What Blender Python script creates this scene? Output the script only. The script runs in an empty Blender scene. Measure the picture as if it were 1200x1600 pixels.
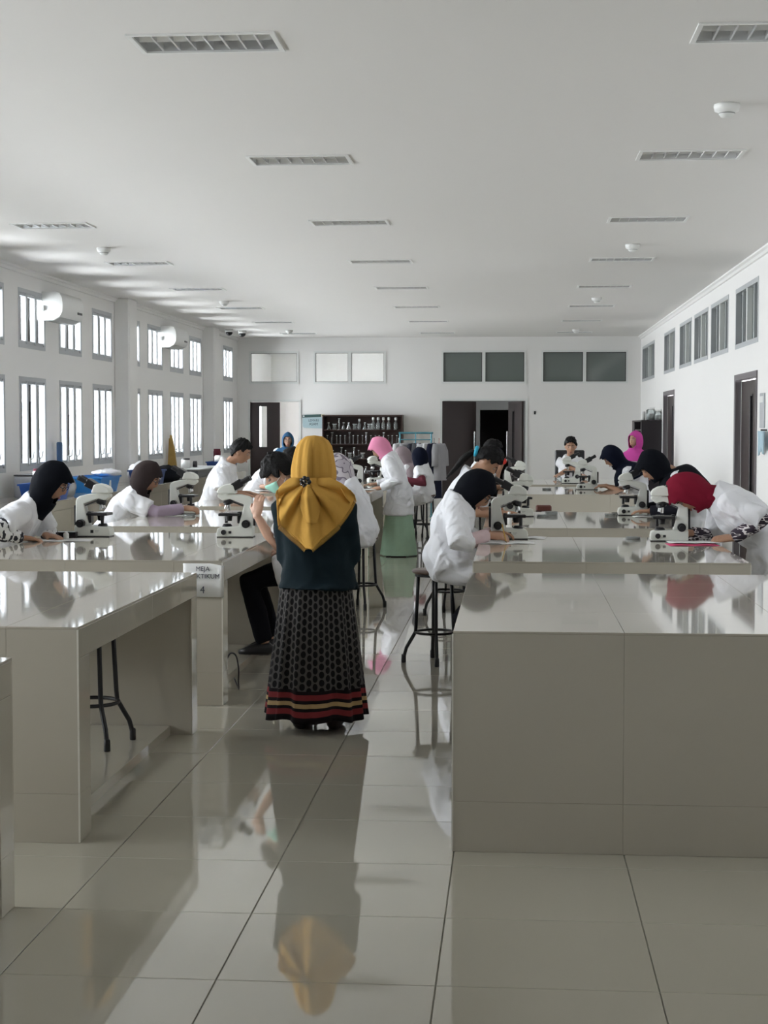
import bpy, bmesh, math, random
from mathutils import Vector, Matrix, noise
random.seed(7)
SC = bpy.context.scene
COL = SC.collection
V = Vector
PI = math.pi

# ------------------------------------------------------------------ camera
cd = bpy.data.cameras.new('camera'); cam = bpy.data.objects.new('camera', cd); COL.objects.link(cam)
cam.location = (0, 0, 1.507)
cd.sensor_fit = 'VERTICAL'; cd.sensor_height = 36; cd.sensor_width = 27; cd.lens = 56.25
cd.clip_start = .05; cd.clip_end = 200
_yaw, _pit = math.radians(4.574), math.radians(3.036)
cam.rotation_euler = V((-math.sin(_yaw)*math.cos(_pit), math.cos(_yaw)*math.cos(_pit), -math.sin(_pit))).to_track_quat('-Z', 'Y').to_euler()
SC.camera = cam
# ------------------------------------------------------------------ world: bright overcast sky
SKY = 9.0
w = bpy.data.worlds.new('overcast'); SC.world = w; w.use_nodes = True
bg = w.node_tree.nodes['Background']; bg.inputs[0].default_value = (.965, .97, 1, 1); bg.inputs[1].default_value = SKY
SC.view_settings.view_transform = 'Standard'; SC.view_settings.look = 'None'
SC.view_settings.exposure = 1.55; SC.view_settings.gamma = 1; SC.view_settings.use_curve_mapping = False
SC.cycles.max_bounces = 10; SC.cycles.diffuse_bounces = 7; SC.cycles.glossy_bounces = 5; SC.cycles.transparent_max_bounces = 12
SC.cycles.caustics_reflective = False; SC.cycles.caustics_refractive = False
SC.cycles.sample_clamp_indirect = 6

# room frame (metres; x across, y into the room, z up)
XL, XR, YN, YF, ZC = -5.19, 2.375, -3.0, 30.05, 3.19
LT = .16                                   # wall thickness
WIN_Y = [6 * k + 2.65 + o for k in range(-1, 5) for o in (.47, 1.92, 3.43, 4.9)]
WIN_Y = [y for y in WIN_Y if 3.0 < y < 29]  # out of view, the row's near end is cut to dim the foreground
WIN_W = .97
UP_Z, LO_Z = (2.35, 2.98), (1.04, 2.045)
# portals: they only guide the sky light through the window bands
for yb in sorted({int((y - 2.65) // 6) for y in WIN_Y}):
    ys = [y for y in WIN_Y if int((y - 2.65) // 6) == yb]
    for z0, z1 in (UP_Z, LO_Z):
        ld = bpy.data.lights.new('window_portal', 'AREA'); ld.shape = 'RECTANGLE'
        ld.size = z1 - z0; ld.size_y = max(ys) + WIN_W - min(ys); ld.cycles.is_portal = True
        lo = bpy.data.objects.new('window_portal', ld); COL.objects.link(lo)
        lo.location = (XL - LT - .02, (max(ys) + WIN_W + min(ys)) / 2, (z0 + z1) / 2)
        lo.rotation_euler = (0, -PI / 2, 0)

# ------------------------------------------------------------------ materials
MATS = {}
def mat(name, col, rough=.5, metal=0, spec=.5, coat=0, var=0, vscale=6, bump=0, bscale=40, sheen=0):
    if name in MATS: return MATS[name]
    m = bpy.data.materials.new(name); m.use_nodes = True; MATS[name] = m
    nt = m.node_tree; b = nt.nodes['Principled BSDF']
    b.inputs['Base Color'].default_value = (*col, 1); b.inputs['Roughness'].default_value = rough
    b.inputs['Metallic'].default_value = metal; b.inputs['Specular IOR Level'].default_value = spec
    b.inputs['Coat Weight'].default_value = coat; b.inputs['Coat Roughness'].default_value = .03
    if sheen: b.inputs['Sheen Weight'].default_value = sheen
    tc = nt.nodes.new('ShaderNodeTexCoord')
    if var:
        n = nt.nodes.new('ShaderNodeTexNoise'); n.inputs['Scale'].default_value = vscale; n.inputs['Detail'].default_value = 4
        r = nt.nodes.new('ShaderNodeMix'); r.data_type = 'RGBA'
        r.inputs[6].default_value = (*[c * (1 - var) for c in col], 1); r.inputs[7].default_value = (*[min(1, c * (1 + var)) for c in col], 1)
        nt.links.new(tc.outputs['Object'], n.inputs['Vector']); nt.links.new(n.outputs['Fac'], r.inputs[0]); nt.links.new(r.outputs[2], b.inputs['Base Color'])
    if bump:
        n = nt.nodes.new('ShaderNodeTexNoise'); n.inputs['Scale'].default_value = bscale; n.inputs['Detail'].default_value = 3
        bp = nt.nodes.new('ShaderNodeBump'); bp.inputs['Strength'].default_value = bump; bp.inputs['Distance'].default_value = .01
        nt.links.new(tc.outputs['Object'], n.inputs['Vector']); nt.links.new(n.outputs['Fac'], bp.inputs['Height']); nt.links.new(bp.outputs['Normal'], b.inputs['Normal'])
    return m
def glassmat(name, tint, gloss_ior=1.45, rough=.02, diffuse=0, dcol=(.8, .85, .85)):
    m = bpy.data.materials.new(name); m.use_nodes = True; nt = m.node_tree; nt.nodes.clear()
    out = nt.nodes.new('ShaderNodeOutputMaterial'); t = nt.nodes.new('ShaderNodeBsdfTransparent'); t.inputs[0].default_value = (*tint, 1)
    g = nt.nodes.new('ShaderNodeBsdfGlossy'); g.inputs['Roughness'].default_value = rough
    f = nt.nodes.new('ShaderNodeFresnel'); f.inputs[0].default_value = gloss_ior
    mx = nt.nodes.new('ShaderNodeMixShader'); last = t
    if diffuse:
        d = nt.nodes.new('ShaderNodeBsdfDiffuse'); d.inputs[0].default_value = (*dcol, 1)
        m2 = nt.nodes.new('ShaderNodeMixShader'); m2.inputs[0].default_value = diffuse
        nt.links.new(t.outputs[0], m2.inputs[1]); nt.links.new(d.outputs[0], m2.inputs[2]); last = m2
    nt.links.new(f.outputs[0], mx.inputs[0]); nt.links.new(last.outputs[0], mx.inputs[1]); nt.links.new(g.outputs[0], mx.inputs[2])
    nt.links.new(mx.outputs[0], out.inputs[0]); MATS[name] = m; return m

def stripe_mat(name, cols, scale=(30, 30, 30), kind='noise'):
    """irregular printed cloth: two or three flat colours split by a stretched noise"""
    m = bpy.data.materials.new(name); m.use_nodes = True; nt = m.node_tree; b = nt.nodes['Principled BSDF']; b.inputs['Roughness'].default_value = .85
    tc = nt.nodes.new('ShaderNodeTexCoord'); mp = nt.nodes.new('ShaderNodeMapping'); mp.inputs['Scale'].default_value = scale
    n = nt.nodes.new('ShaderNodeTexNoise'); n.inputs['Scale'].default_value = 1; n.inputs['Detail'].default_value = 1
    cr = nt.nodes.new('ShaderNodeValToRGB'); cr.color_ramp.interpolation = 'CONSTANT'
    k = len(cols)
    while len(cr.color_ramp.elements) < k: cr.color_ramp.elements.new(.5)
    for i, (p, c) in enumerate(cols): e = cr.color_ramp.elements[i]; e.position = p; e.color = (*c, 1)
    nt.links.new(tc.outputs['Object'], mp.inputs[0]); nt.links.new(mp.outputs[0], n.inputs['Vector']); nt.links.new(n.outputs['Fac'], cr.inputs[0]); nt.links.new(cr.outputs[0], b.inputs['Base Color'])
    MATS[name] = m; return m

WALL = mat('wall_paint', (.81, .805, .795), .7, var=.02, vscale=.6)
CEIL = mat('ceiling_paint', (.77, .76, .745), .8, var=.015, vscale=.4)
TILE = mat('porcelain_floor', (.455, .43, .365), .035, spec=.6, coat=.35, var=.03, vscale=1.2)
BTILE = mat('porcelain_bench', (.47, .44, .375), .05, spec=.6, coat=.3, var=.025, vscale=1.5)
GROUT = mat('grout', (.30, .29, .25), .8)
EDGE = mat('tile_edge', (.66, .65, .60), .6, var=.1, vscale=30)
ALU = mat('window_aluminium', (.47, .49, .51), .45, metal=.2)
WFR = mat('white_frame', (.74, .76, .75), .4)
GLASS = glassmat('window_glass', (.96, .98, .98))
GLASSD = mat('film_glass', (.12, .145, .135), .06, spec=.7, coat=.2)
GLASSG = mat('frosted_corridor_glass', (.16, .185, .18), .12, spec=.6)
LAB = glassmat('lab_glass', (.86, .9, .9), 1.5, .05, .18)
DOORB = mat('dark_brown_door', (.035, .022, .022), .35, var=.15, vscale=3)
DOORG = mat('mauve_jamb', (.17, .155, .165), .5)
CHROME = mat('brushed_steel', (.72, .73, .74), .18, metal=1)
MIRR = mat('mirror_aluminium', (.90, .92, .94), .18, metal=.6)
PLASW = mat('white_plastic', (.80, .81, .80), .35)
PLASG = mat('grey_plastic', (.42, .43, .43), .45)
SCOPE = mat('microscope_enamel', (.76, .78, .74), .3, var=.02)
BLACK = mat('black_plastic', (.013, .013, .016), .35)
BLKM = mat('black_steel', (.012, .012, .016), .4, spec=.5)
WOOD = mat('stool_seat_wood', (.085, .052, .040), .35, var=.3, vscale=14)
COATM = mat('white_coat', (.78, .79, .83), .9, spec=.15, bump=.75, bscale=6)
for n_ in COATM.node_tree.nodes:
    if n_.type == 'BUMP': n_.inputs['Distance'].default_value = .05
    if n_.type == 'TEX_NOISE': n_.inputs['Detail'].default_value = 1.5; n_.inputs['Distortion'].default_value = 1.6
SKIN = mat('skin', (.40, .22, .14), .5, var=.06, vscale=20)
SKIN2 = mat('skin_fair', (.52, .31, .22), .5, var=.05, vscale=20)
HAIR = mat('black_hair', (.005, .0045, .005), .55, spec=.2, bump=.6, bscale=120)
PAPER = mat('paper', (.82, .83, .83), .7)
INK = mat('ink', (.05, .055, .08), .7)
BLUE = mat('blue_plastic', (.02, .22, .62), .35)
NAVYP = mat('navy_plastic', (.015, .05, .20), .4)

# ------------------------------------------------------------------ mesh helpers
class MB:
    def __init__(s): s.v = []; s.f = []
    def add(s, vs, fs):
        o = len(s.v); s.v += [V(p) for p in vs]; s.f += [tuple(i + o for i in f) for f in fs]; return s
    def box(s, x0, x1, y0, y1, z0, z1):
        return s.add([(x0,y0,z0),(x1,y0,z0),(x1,y1,z0),(x0,y1,z0),(x0,y0,z1),(x1,y0,z1),(x1,y1,z1),(x0,y1,z1)],
                     [(0,3,2,1),(4,5,6,7),(0,1,5,4),(1,2,6,5),(2,3,7,6),(3,0,4,7)])
    def cbox(s, x0, x1, y0, y1, z0, z1, c=.003):
        c = min(c, (x1-x0)*.45, (y1-y0)*.45, (z1-z0)*.45)
        bm = bmesh.new()
        for X, sx in ((x0, 1), (x1, -1)):
            for Y, sy in ((y0, 1), (y1, -1)):
                for Z, sz in ((z0, 1), (z1, -1)):
                    bm.verts.new((X + sx*c, Y + sy*c, Z)); bm.verts.new((X + sx*c, Y, Z + sz*c)); bm.verts.new((X, Y + sy*c, Z + sz*c))
        r = bmesh.ops.convex_hull(bm, input=bm.verts[:])
        bm.verts.index_update()
        s.add([v.co.copy() for v in bm.verts], [tuple(v.index for v in f.verts) for f in bm.faces]); bm.free(); return s
    def tube(s, pts, rad, n=10, ref=None, cap=True):
        pts = [V(p) for p in pts]; k = len(pts)
        if not isinstance(rad, (list, tuple)): rad = [rad] * k
        rad = [(r, r) if not isinstance(r, (list, tuple)) else r for r in rad]
        o = len(s.v); a = None
        for i, p in enumerate(pts):
            t = (pts[min(i+1, k-1)] - pts[max(i-1, 0)]).normalized()
            if ref is not None: a = V(ref) - t * t.dot(V(ref))
            elif a is None:
                h = V((0,0,1)) if abs(t.z) < .9 else V((1,0,0)); a = h - t * t.dot(h)
            else: a = a - t * t.dot(a)
            if a.length < 1e-5: a = t.orthogonal()
            a.normalize(); b = t.cross(a)
            for j in range(n):
                q = 2*PI*j/n; s.v.append(p + a*math.cos(q)*rad[i][0] + b*math.sin(q)*rad[i][1])
        for i in range(k-1):
            for j in range(n):
                j2 = (j+1) % n; s.f.append((o+i*n+j, o+i*n+j2, o+(i+1)*n+j2, o+(i+1)*n+j))
        if cap:
            s.f.append(tuple(o+j for j in reversed(range(n)))); s.f.append(tuple(o+(k-1)*n+j for j in range(n)))
        return s
    def lathe(s, prof, n=20, c=(0,0,0), cap=True):
        o = len(s.v); c = V(c)
        for r, z in prof:
            for j in range(n):
                q = 2*PI*j/n; s.v.append(c + V((r*math.cos(q), r*math.sin(q), z)))
        for i in range(len(prof)-1):
            for j in range(n):
                j2 = (j+1) % n; s.f.append((o+i*n+j, o+i*n+j2, o+(i+1)*n+j2, o+(i+1)*n+j))
        if cap:
            s.f.append(tuple(o+j for j in reversed(range(n)))); s.f.append(tuple(o+(len(prof)-1)*n+j for j in range(n)))
        return s
    def prism(s, poly, y0, y1, M=None):
        """poly in (x,z), extruded along y"""
        n = len(poly); vs = [V((x, y0, z)) for x, z in poly] + [V((x, y1, z)) for x, z in poly]
        if M is not None: vs = [M @ v for v in vs]
        return s.add(vs, [tuple(range(n)), tuple(range(2*n-1, n-1, -1))] + [(i, i+n, (i+1) % n + n, (i+1) % n) for i in range(n)])
    def ball(s, c, r, n=14, m=9, M=None):
        c = V(c); r = V(r) if isinstance(r, (tuple, list, Vector)) else V((r, r, r)); o = len(s.v)
        for i in range(1, m):
            t = PI*i/m
            for j in range(n):
                q = 2*PI*j/n; d = V((math.sin(t)*math.cos(q)*r.x, math.sin(t)*math.sin(q)*r.y, math.cos(t)*r.z))
                s.v.append(c + (M @ d if M is not None else d))
        T = V((0,0,r.z)); s.v.append(c + (M @ T if M is not None else T)); s.v.append(c - (M @ T if M is not None else T))
        for i in range(m-2):
            for j in range(n):
                j2 = (j+1) % n; s.f.append((o+i*n+j, o+(i+1)*n+j, o+(i+1)*n+j2, o+i*n+j2))
        tp = o+(m-1)*n; bt = tp+1
        for j in range(n):
            j2 = (j+1) % n; s.f.append((tp, o+j, o+j2)); s.f.append((bt, o+(m-2)*n+j2, o+(m-2)*n+j))
        return s
    def mesh(s, name, origin=(0,0,0)):
        me = bpy.data.meshes.new(name); og = V(origin)
        me.from_pydata([v - og for v in s.v], [], s.f); me.update(); return me
    def build(s, name, m, parent=None, smooth=False, origin=None):
        og = origin if origin is not None else (0,0,0)
        me = s.mesh(name, og)
        bm = bmesh.new(); bm.from_mesh(me); bmesh.ops.recalc_face_normals(bm, faces=bm.faces[:]); bm.to_mesh(me); bm.free()
        if smooth:
            for p in me.polygons: p.use_smooth = True
        me.materials.append(m); return link(name, me, parent, og)
def link(name, me, parent=None, loc=(0,0,0)):
    o = bpy.data.objects.new(name, me); COL.objects.link(o); o.location = loc
    if parent is not None: o.parent = parent
    return o
def tag(o, label=None, cat=None, group=None, kind=None):
    if label: o['label'] = label
    if cat: o['category'] = cat
    if group: o['group'] = group
    if kind: o['kind'] = kind
    return o
def thing(name, label, cat, loc=(0,0,0), rz=0, group=None):
    o = bpy.data.objects.new(name, None); COL.objects.link(o); o.location = loc; o.rotation_euler = (0,0,rz); o.empty_display_size = .05
    return tag(o, label, cat, group)
def dup(root, loc, rz=None, label=None, parent=None, group=None, scale=None):
    r = root.copy(); COL.objects.link(r); r.location = loc
    if rz is not None: r.rotation_euler = (0,0,rz)
    if parent is not None: r.parent = parent
    if label: r['label'] = label
    if group: r['group'] = group
    if scale: r.scale = scale
    for ch in [o for o in root.children]:
        c = ch.copy(); COL.objects.link(c); c.parent = r
        for g in [o for o in ch.children]:
            d = g.copy(); COL.objects.link(d); d.parent = c
    return r
def struct(o): o['kind'] = 'structure'; return o
def smooth_angle(o, a=40):
    for p in o.data.polygons: p.use_smooth = True
    o.data.set_sharp_from_angle(angle=math.radians(a)); return o
def text(body, size, m, parent, M, name='lettering', ext=.0006):
    cu = bpy.data.curves.new(name, 'FONT'); cu.body = body; cu.size = size; cu.align_x = 'CENTER'; cu.align_y = 'CENTER'; cu.extrude = ext; cu.resolution_u = 3
    t = bpy.data.objects.new(name, cu); COL.objects.link(t)
    dg = bpy.context.evaluated_depsgraph_get(); me = bpy.data.meshes.new_from_object(t.evaluated_get(dg))
    bpy.data.objects.remove(t); me.materials.clear(); me.materials.append(m)
    o = link(name, me, parent); o.matrix_local = M; return o

_TC = {}
def piece(name, dx, dy, dz, m, parent, loc, c=.0025):
    """a chamfered slab shared between alike pieces, loc = its low corner"""
    k = (name, round(dx, 4), round(dy, 4), round(dz, 4), m.name)
    if k not in _TC:
        me = MB().cbox(0, dx, 0, dy, 0, dz, c).mesh(name); me.materials.append(m); _TC[k] = me
    return link(name, _TC[k], parent, loc)

# ------------------------------------------------------------------ wall grid with holes
def grid_wall(name, axis, pos, thick, a0, a1, z0, z1, holes, m):
    """solid wall normal to axis; holes are (a_lo, a_hi, z_lo, z_hi)"""
    A = sorted({a0, a1, *[h[0] for h in holes], *[h[1] for h in holes]}); Z = sorted({z0, z1, *[h[2] for h in holes], *[h[3] for h in holes]})
    A = [a for a in A if a0 <= a <= a1]; Z = [z for z in Z if z0 <= z <= z1]
    mb = MB()
    def solid(i, j):
        if not (0 <= i < len(A)-1 and 0 <= j < len(Z)-1): return False
        ca, cz = (A[i]+A[i+1])/2, (Z[j]+Z[j+1])/2
        return not any(h[0] < ca < h[1] and h[2] < cz < h[3] for h in holes)
    P = (lambda a, z, d: V((pos + d, a, z))) if axis == 'x' else (lambda a, z, d: V((a, pos + d, z)))
    for i in range(len(A)-1):
        for j in range(len(Z)-1):
            if not solid(i, j): continue
            a, b, c, d = A[i], A[i+1], Z[j], Z[j+1]
            mb.add([P(a,c,0),P(b,c,0),P(b,d,0),P(a,d,0)], [(0,1,2,3)]); mb.add([P(a,c,thick),P(b,c,thick),P(b,d,thick),P(a,d,thick)], [(0,1,2,3)])
            for (e, f, di, dj) in (((a,c),(a,d),-1,0), ((b,c),(b,d),1,0), ((a,c),(b,c),0,-1), ((a,d),(b,d),0,1)):
                if not solid(i+di, j+dj): mb.add([P(*e,0),P(*f,0),P(*f,thick),P(*e,thick)], [(0,1,2,3)])
    o = mb.build(name, m); bm = bmesh.new(); bm.from_mesh(o.data); bmesh.ops.remove_doubles(bm, verts=bm.verts[:], dist=1e-5); bmesh.ops.recalc_face_normals(bm, faces=bm.faces[:]); bm.to_mesh(o.data); bm.free()
    return struct(o)

# ================================================================== SETTING
# floor: slab, single tiles where the photograph shows them, one joined field beyond
floor = struct(MB().box(XL-.3, XR+.3, YN, YF+5, -.12, -.005).build('floor', GROUT))
X0, Y0, TS = -.2, 4.245, .6
field = MB(); nt_ = 0
for i in range(-9, 6):
    for j in range(-13, 44):
        xa, ya = X0 + i*TS, Y0 + j*TS; xb, yb = min(xa+TS, XR), min(ya+TS, YF)
        xa = max(xa, XL); ya = max(ya, YN)
        if xb - xa < .02 or yb - ya < .02: continue
        near = (-5 <= i <= 3 and -2 <= j <= 8) or (-3 <= i <= 0 and 8 < j < 42)
        if near and nt_ < 290:
            piece('floor_tile', xb-xa-.003, yb-ya-.003, .006, TILE, floor, (xa+.0015, ya+.0015, -.006), .0015); nt_ += 1
        else: field.box(xa+.0015, xb-.0015, ya+.0015, yb-.0015, -.006, 0)
o = field.build('floor_tile_field', TILE, floor); o['kind'] = 'stuff'

# fixtures positions, ceiling with recesses
LX, LY = (-3.83, -1.34, 1.09), [7.02 + 3.095*k for k in range(8)]
FW, FD = .60, .30
holes = [(x - FW/2, x + FW/2, y - FD/2, y + FD/2) for x in LX for y in LY]
A = sorted({XL, XR, *[h[0] for h in holes], *[h[1] for h in holes]}); B = sorted({YN, YF, *[h[2] for h in holes], *[h[3] for h in holes]})
mb = MB()
for i in range(len(A)-1):
    for j in range(len(B)-1):
        ca, cb = (A[i]+A[i+1])/2, (B[j]+B[j+1])/2
        if any(h[0] < ca < h[1] and h[2] < cb < h[3] for h in holes): continue
        mb.add([(A[i],B[j],ZC),(A[i+1],B[j],ZC),(A[i+1],B[j+1],ZC),(A[i],B[j+1],ZC)], [(3,2,1,0)])
mb.box(XL-.3, XR+.3, YN-.2, YF+.2, ZC+.2, ZC+.3)
struct(mb.build('ceiling', CEIL))

wl = grid_wall('wall_left', 'x', XL, -LT, YN, YF+.2, 0, ZC+.2, [(y, y+WIN_W, z0, z1) for y in WIN_Y for z0, z1 in (UP_Z, LO_Z)], WALL)
RWIN = [(15.82, 17.42), (17.98, 19.55), (19.83, 21.32), (21.64, 23.16), (23.82, 25.48), (27.2, 29.7)]
RDOOR = [(15.83, 17.40), (23.83, 25.5)]
grid_wall('wall_right', 'x', XR, LT, YN, YF+.2, 0, ZC+.2, [(a, b, 2.333, 2.97) for a, b in RWIN] + [(a, b, 0, 2.06) for a, b in RDOOR], WALL)
TR = [(-4.965, -4.015, 1), (-3.735, -2.368, 2), (-1.323, .255, 2), (.537, 2.137, 2)]
grid_wall('wall_far', 'y', YF, LT, XL, XR, 0, ZC+.2, [(a, b, 2.32, 2.937) for a, b, _ in TR] + [(-4.945, -4.015, 0, 1.985), (-1.309, .245, 0, 2.0)], WALL)
struct(MB().box(XL-.2, XR+.2, YN-.2, YN, 0, ZC+.2).build('wall_near', WALL))
# pilasters between the window bays and slim cornices
for n, y in enumerate((2.65, 8.65, 14.65, 20.65, 26.65)):
    struct(MB().cbox(XL-.01, -4.985, y, y+.45, 0, ZC, .02).build('trim_%d' % (n+1), WALL))
def cornice(name, x, s):
    pr = [(0,0),(.055*s,0),(.055*s,-.018),(.03*s,-.03),(.02*s,-.055),(0,-.06)]
    return struct(MB().prism([(x+a, ZC+b) for a, b in pr], YN, YF).build(name, WALL))
cornice('trim_6', XL, 1); cornice('trim_7', XR, -1)
struct(MB().box(XL+.7, XL+.71, YN, YF, 0, .0001).build('trim_8', WALL)) if False else None

# ---- windows of the window wall
def make_window(h, n):
    e = thing('window_%d' % n, None, None); struct(e)
    d0, d1 = -.055, .004
    f = MB(); W = WIN_W; t = .045
    f.box(d0,d1,0,W,0,t); f.box(d0,d1,0,W,h-t,h); f.box(d0,d1,0,t,t,h-t); f.box(d0,d1,W-t,W,t,h-t)
    f.build('window_frame', ALU, e)
    for y in (W/3, 2*W/3): MB().cbox(-.05, -.002, y-.026, y+.026, t, h-t, .004).build('mullion', ALU, e)
    for k in range(3):
        a = t + .012 if k == 0 else k*W/3 + .034; b = (k+1)*W/3 - .034 if k < 2 else W - t - .012
        MB().box(-.034, -.028, a, b, t, h-t).build('pane', GLASS, e)
        s = MB(); s.box(-.045, -.012, a-.012, b+.012, t, t+.035); s.box(-.045, -.012, a-.012, b+.012, h-t-.03, h-t)
        s.build('sash_rail', ALU, e)
    if h > .8:
        for y in (W/3, 2*W/3):
            hd = MB(); hd.cbox(0, .02, y-.02, y+.02, t+.02, t+.09, .004); hd.tube([(.02, y, t+.08), (.045, y, t+.085), (.05, y+.02, t+.16)], .008, 8); hd.build('latch', ALU, e)
    return e
wp = [make_window(UP_Z[1]-UP_Z[0], 1), make_window(LO_Z[1]-LO_Z[0], 2)]
wn = 3
for k, y in enumerate(WIN_Y):
    for q, z in enumerate((UP_Z[0], LO_Z[0])):
        if k == 0: wp[q].location = (XL, y, z)
        else:
            o = dup(wp[q], (XL, y, z)); o.name = 'window_%d' % wn; wn += 1

# ---- high windows of the corridor wall
for a, b in RWIN:
    e = struct(thing('window_%d' % wn, None, None, (XR, a, 2.333))); wn += 1
    W, h, t = b-a, .637, .05
    f = MB(); f.box(-.004,.09,0,W,0,t); f.box(-.004,.09,0,W,h-t,h); f.box(-.004,.09,0,t,t,h-t); f.box(-.004,.09,W-t,W,t,h-t); f.build('window_frame', ALU, e)
    MB().box(0, .07, W/2-.035, W/2+.035, t, h-t).build('mullion', WFR, e)
    for y0, y1 in ((t, W/2-.035), (W/2+.035, W-t)):
        ym = (y0+y1)/2
        MB().box(.015, .06, ym-.02, ym+.02, t, h-t).build('mullion', ALU, e)
        MB().box(.04, .046, y0, ym-.02, t, h-t).build('pane', GLASSG, e); MB().box(.05, .056, ym+.02, y1, t, h-t).build('pane', GLASSG, e)

# ---- transom windows of the end wall
for n, (a, b, k) in enumerate(TR):
    e = struct(thing('window_%d' % wn, None, None, (a, YF, 2.32))); wn += 1
    W, h, t = b-a, .617, .035
    f = MB(); f.box(0,W,-.012,.08,0,t); f.box(0,W,-.012,.08,h-t,h); f.box(0,t,-.012,.08,t,h-t); f.box(W-t,W,-.012,.08,t,h-t); f.build('window_frame', WFR, e)
    if k == 2: MB().box(W/2-.03, W/2+.03, -.01, .08, t, h-t).build('mullion', WFR, e)
    for c in range(k):
        x0 = t if c == 0 else W/2+.03; x1 = W-t if c == k-1 else W/2-.03
        fr = MB(); s = .012
        fr.box(x0,x1,.005,.03,t,t+s); fr.box(x0,x1,.005,.03,h-t-s,h-t); fr.box(x0,x0+s,.005,.03,t,h-t); fr.box(x1-s,x1,.005,.03,t,h-t); fr.build('gasket', BLACK if n > 1 else PLASG, e)
        MB().box(x0+s, x1-s, .014, .02, t+s, h-t-s).build('pane', GLASSD if n > 1 else GLASS, e)

# ---- rooms seen through the end wall
BR = (XL-.1, -1.75, YF+LT, 35.0)
grid_wall('wall_back_room_window', 'x', BR[0], -.1, BR[2], BR[3], 0, ZC, [(31.3, 31.9, 1.1, 2.0), (33.0, 33.6, 1.1, 2.0), (31.3, 31.9, 2.35, 2.9)], WALL)
mb = MB(); mb.box(BR[0], BR[1], BR[3], BR[3]+.1, 0, ZC); struct(mb.build('wall_back_room', WALL))
mb = MB(); mb.box(BR[1], BR[1]+.08, BR[2], BR[3], 0, ZC); struct(mb.build('wall_back_room_side', WALL))
struct(MB().box(BR[0]-.2, XR+.2, BR[2], BR[3]+.1, ZC, ZC+.1).build('ceiling_back_room', CEIL))
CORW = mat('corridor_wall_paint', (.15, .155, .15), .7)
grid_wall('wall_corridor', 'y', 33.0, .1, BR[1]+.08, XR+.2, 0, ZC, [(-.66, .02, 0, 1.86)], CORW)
grid_wall('wall_corridor_side', 'x', XR, .1, BR[2], 33.0, 0, ZC, [(31.0, 31.9, 1.2, 2.2)], CORW)  # unseen opening to the sky, added to light the corridor
DARK = mat('unlit_room_black', (.02, .02, .022), .8)  # near-black colour stands in for the lack of light beyond the doorway
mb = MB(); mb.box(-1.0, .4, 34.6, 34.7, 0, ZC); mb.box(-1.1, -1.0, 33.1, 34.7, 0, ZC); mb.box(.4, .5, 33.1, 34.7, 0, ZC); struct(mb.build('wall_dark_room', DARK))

# ---- doors
def leaf(e, W, h, loc, rz, glass=None, handle=None, m=DOORB, th=.04):
    lf = MB().cbox(0, W, 0, th, 0, h, .004).build('leaf', m, e) if not glass else None
    if glass:
        gx0, gx1, gz0, gz1 = glass; b = MB()
        b.box(0, gx0, 0, th, 0, h); b.box(gx1, W, 0, th, 0, h); b.box(gx0, gx1, 0, th, 0, gz0); b.box(gx0, gx1, 0, th, gz1, h); lf = b.build('leaf', m, e)
        MB().box(gx0, gx1, th*.4, th*.6, gz0, gz1).build('vision_pane', GLASS, lf)
        g = MB(); t = .018; g.box(gx0-t,gx0,-.006,th+.006,gz0-t,gz1+t); g.box(gx1,gx1+t,-.006,th+.006,gz0-t,gz1+t); g.box(gx0,gx1,-.006,th+.006,gz0-t,gz0); g.box(gx0,gx1,-.006,th+.006,gz1,gz1+t); g.build('vision_frame', BLACK, lf)
    lf.location = loc; lf.rotation_euler = (0,0,rz)
    if handle:
        for s in (-1, 1):
            hb = MB(); yy = -.05 if s < 0 else th+.05
            hb.tube([(handle, yy, .85), (handle, yy, 1.42)], .016, 10)
            for z in (.92, 1.36): hb.tube([(handle, yy, z), (handle, th/2, z)], .009, 8)
            smooth_angle(hb.build('pull_handle', CHROME, lf))
    return lf
def jamb(e, a, b, h, m, t=.05):
    f = MB(); f.box(a-t, a, -.015, LT+.01, 0, h+t); f.box(b, b+t, -.015, LT+.01, 0, h+t); f.box(a, b, -.015, LT+.01, h, h+t); return f.build('door_frame', m, e)
d = struct(thing('door_1', None, None, (0, YF, 0))); jamb(d, -4.945, -4.015, 1.985, WFR, .04)
leaf(d, .555, 1.965, (-4.945, .06, .01), 0, (.235-.07, .235+.075, 1.12, 1.89))
d = struct(thing('door_2', None, None, (0, YF, 0))); jamb(d, -1.309, .245, 2.0, WFR, .04)
leaf(d, .77, 1.985, (-1.305, .02, .005), math.radians(36), None, .69)
leaf(d, .77, 1.985, (.215, .06, .005), math.radians(109), (.44, .52, .2, 1.8), .69)
for n, (a, b) in enumerate(RDOOR):
    d = struct(thing('door_%d' % (3+n), None, None, (XR, a, 0))); W = b-a
    f = MB(); f.box(-.012, LT, W-.10, W, 0, 2.06); f.box(-.012, LT, 0, .04, 0, 2.06); f.box(-.012, LT, .04, W-.10, 2.0, 2.06); f.build('door_frame', DOORG, d)
    MB().box(.05, .09, W-.13, W-.10, 0, 2.0).build('stop_strip', WFR, d)
    lf = leaf(d, W-.17, 1.98, (.09, .04, .005), PI/2, (.60, .74, .42, 1.82), None)
    for z in (1.02, .66):
        kb = MB(); kb.tube([(.10, .0, z), (.10, .055, z)], .012, 8); kb.ball((.10, .06, z), (.028,.02,.028)); smooth_angle(kb.build('knob', CHROME, lf))

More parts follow.
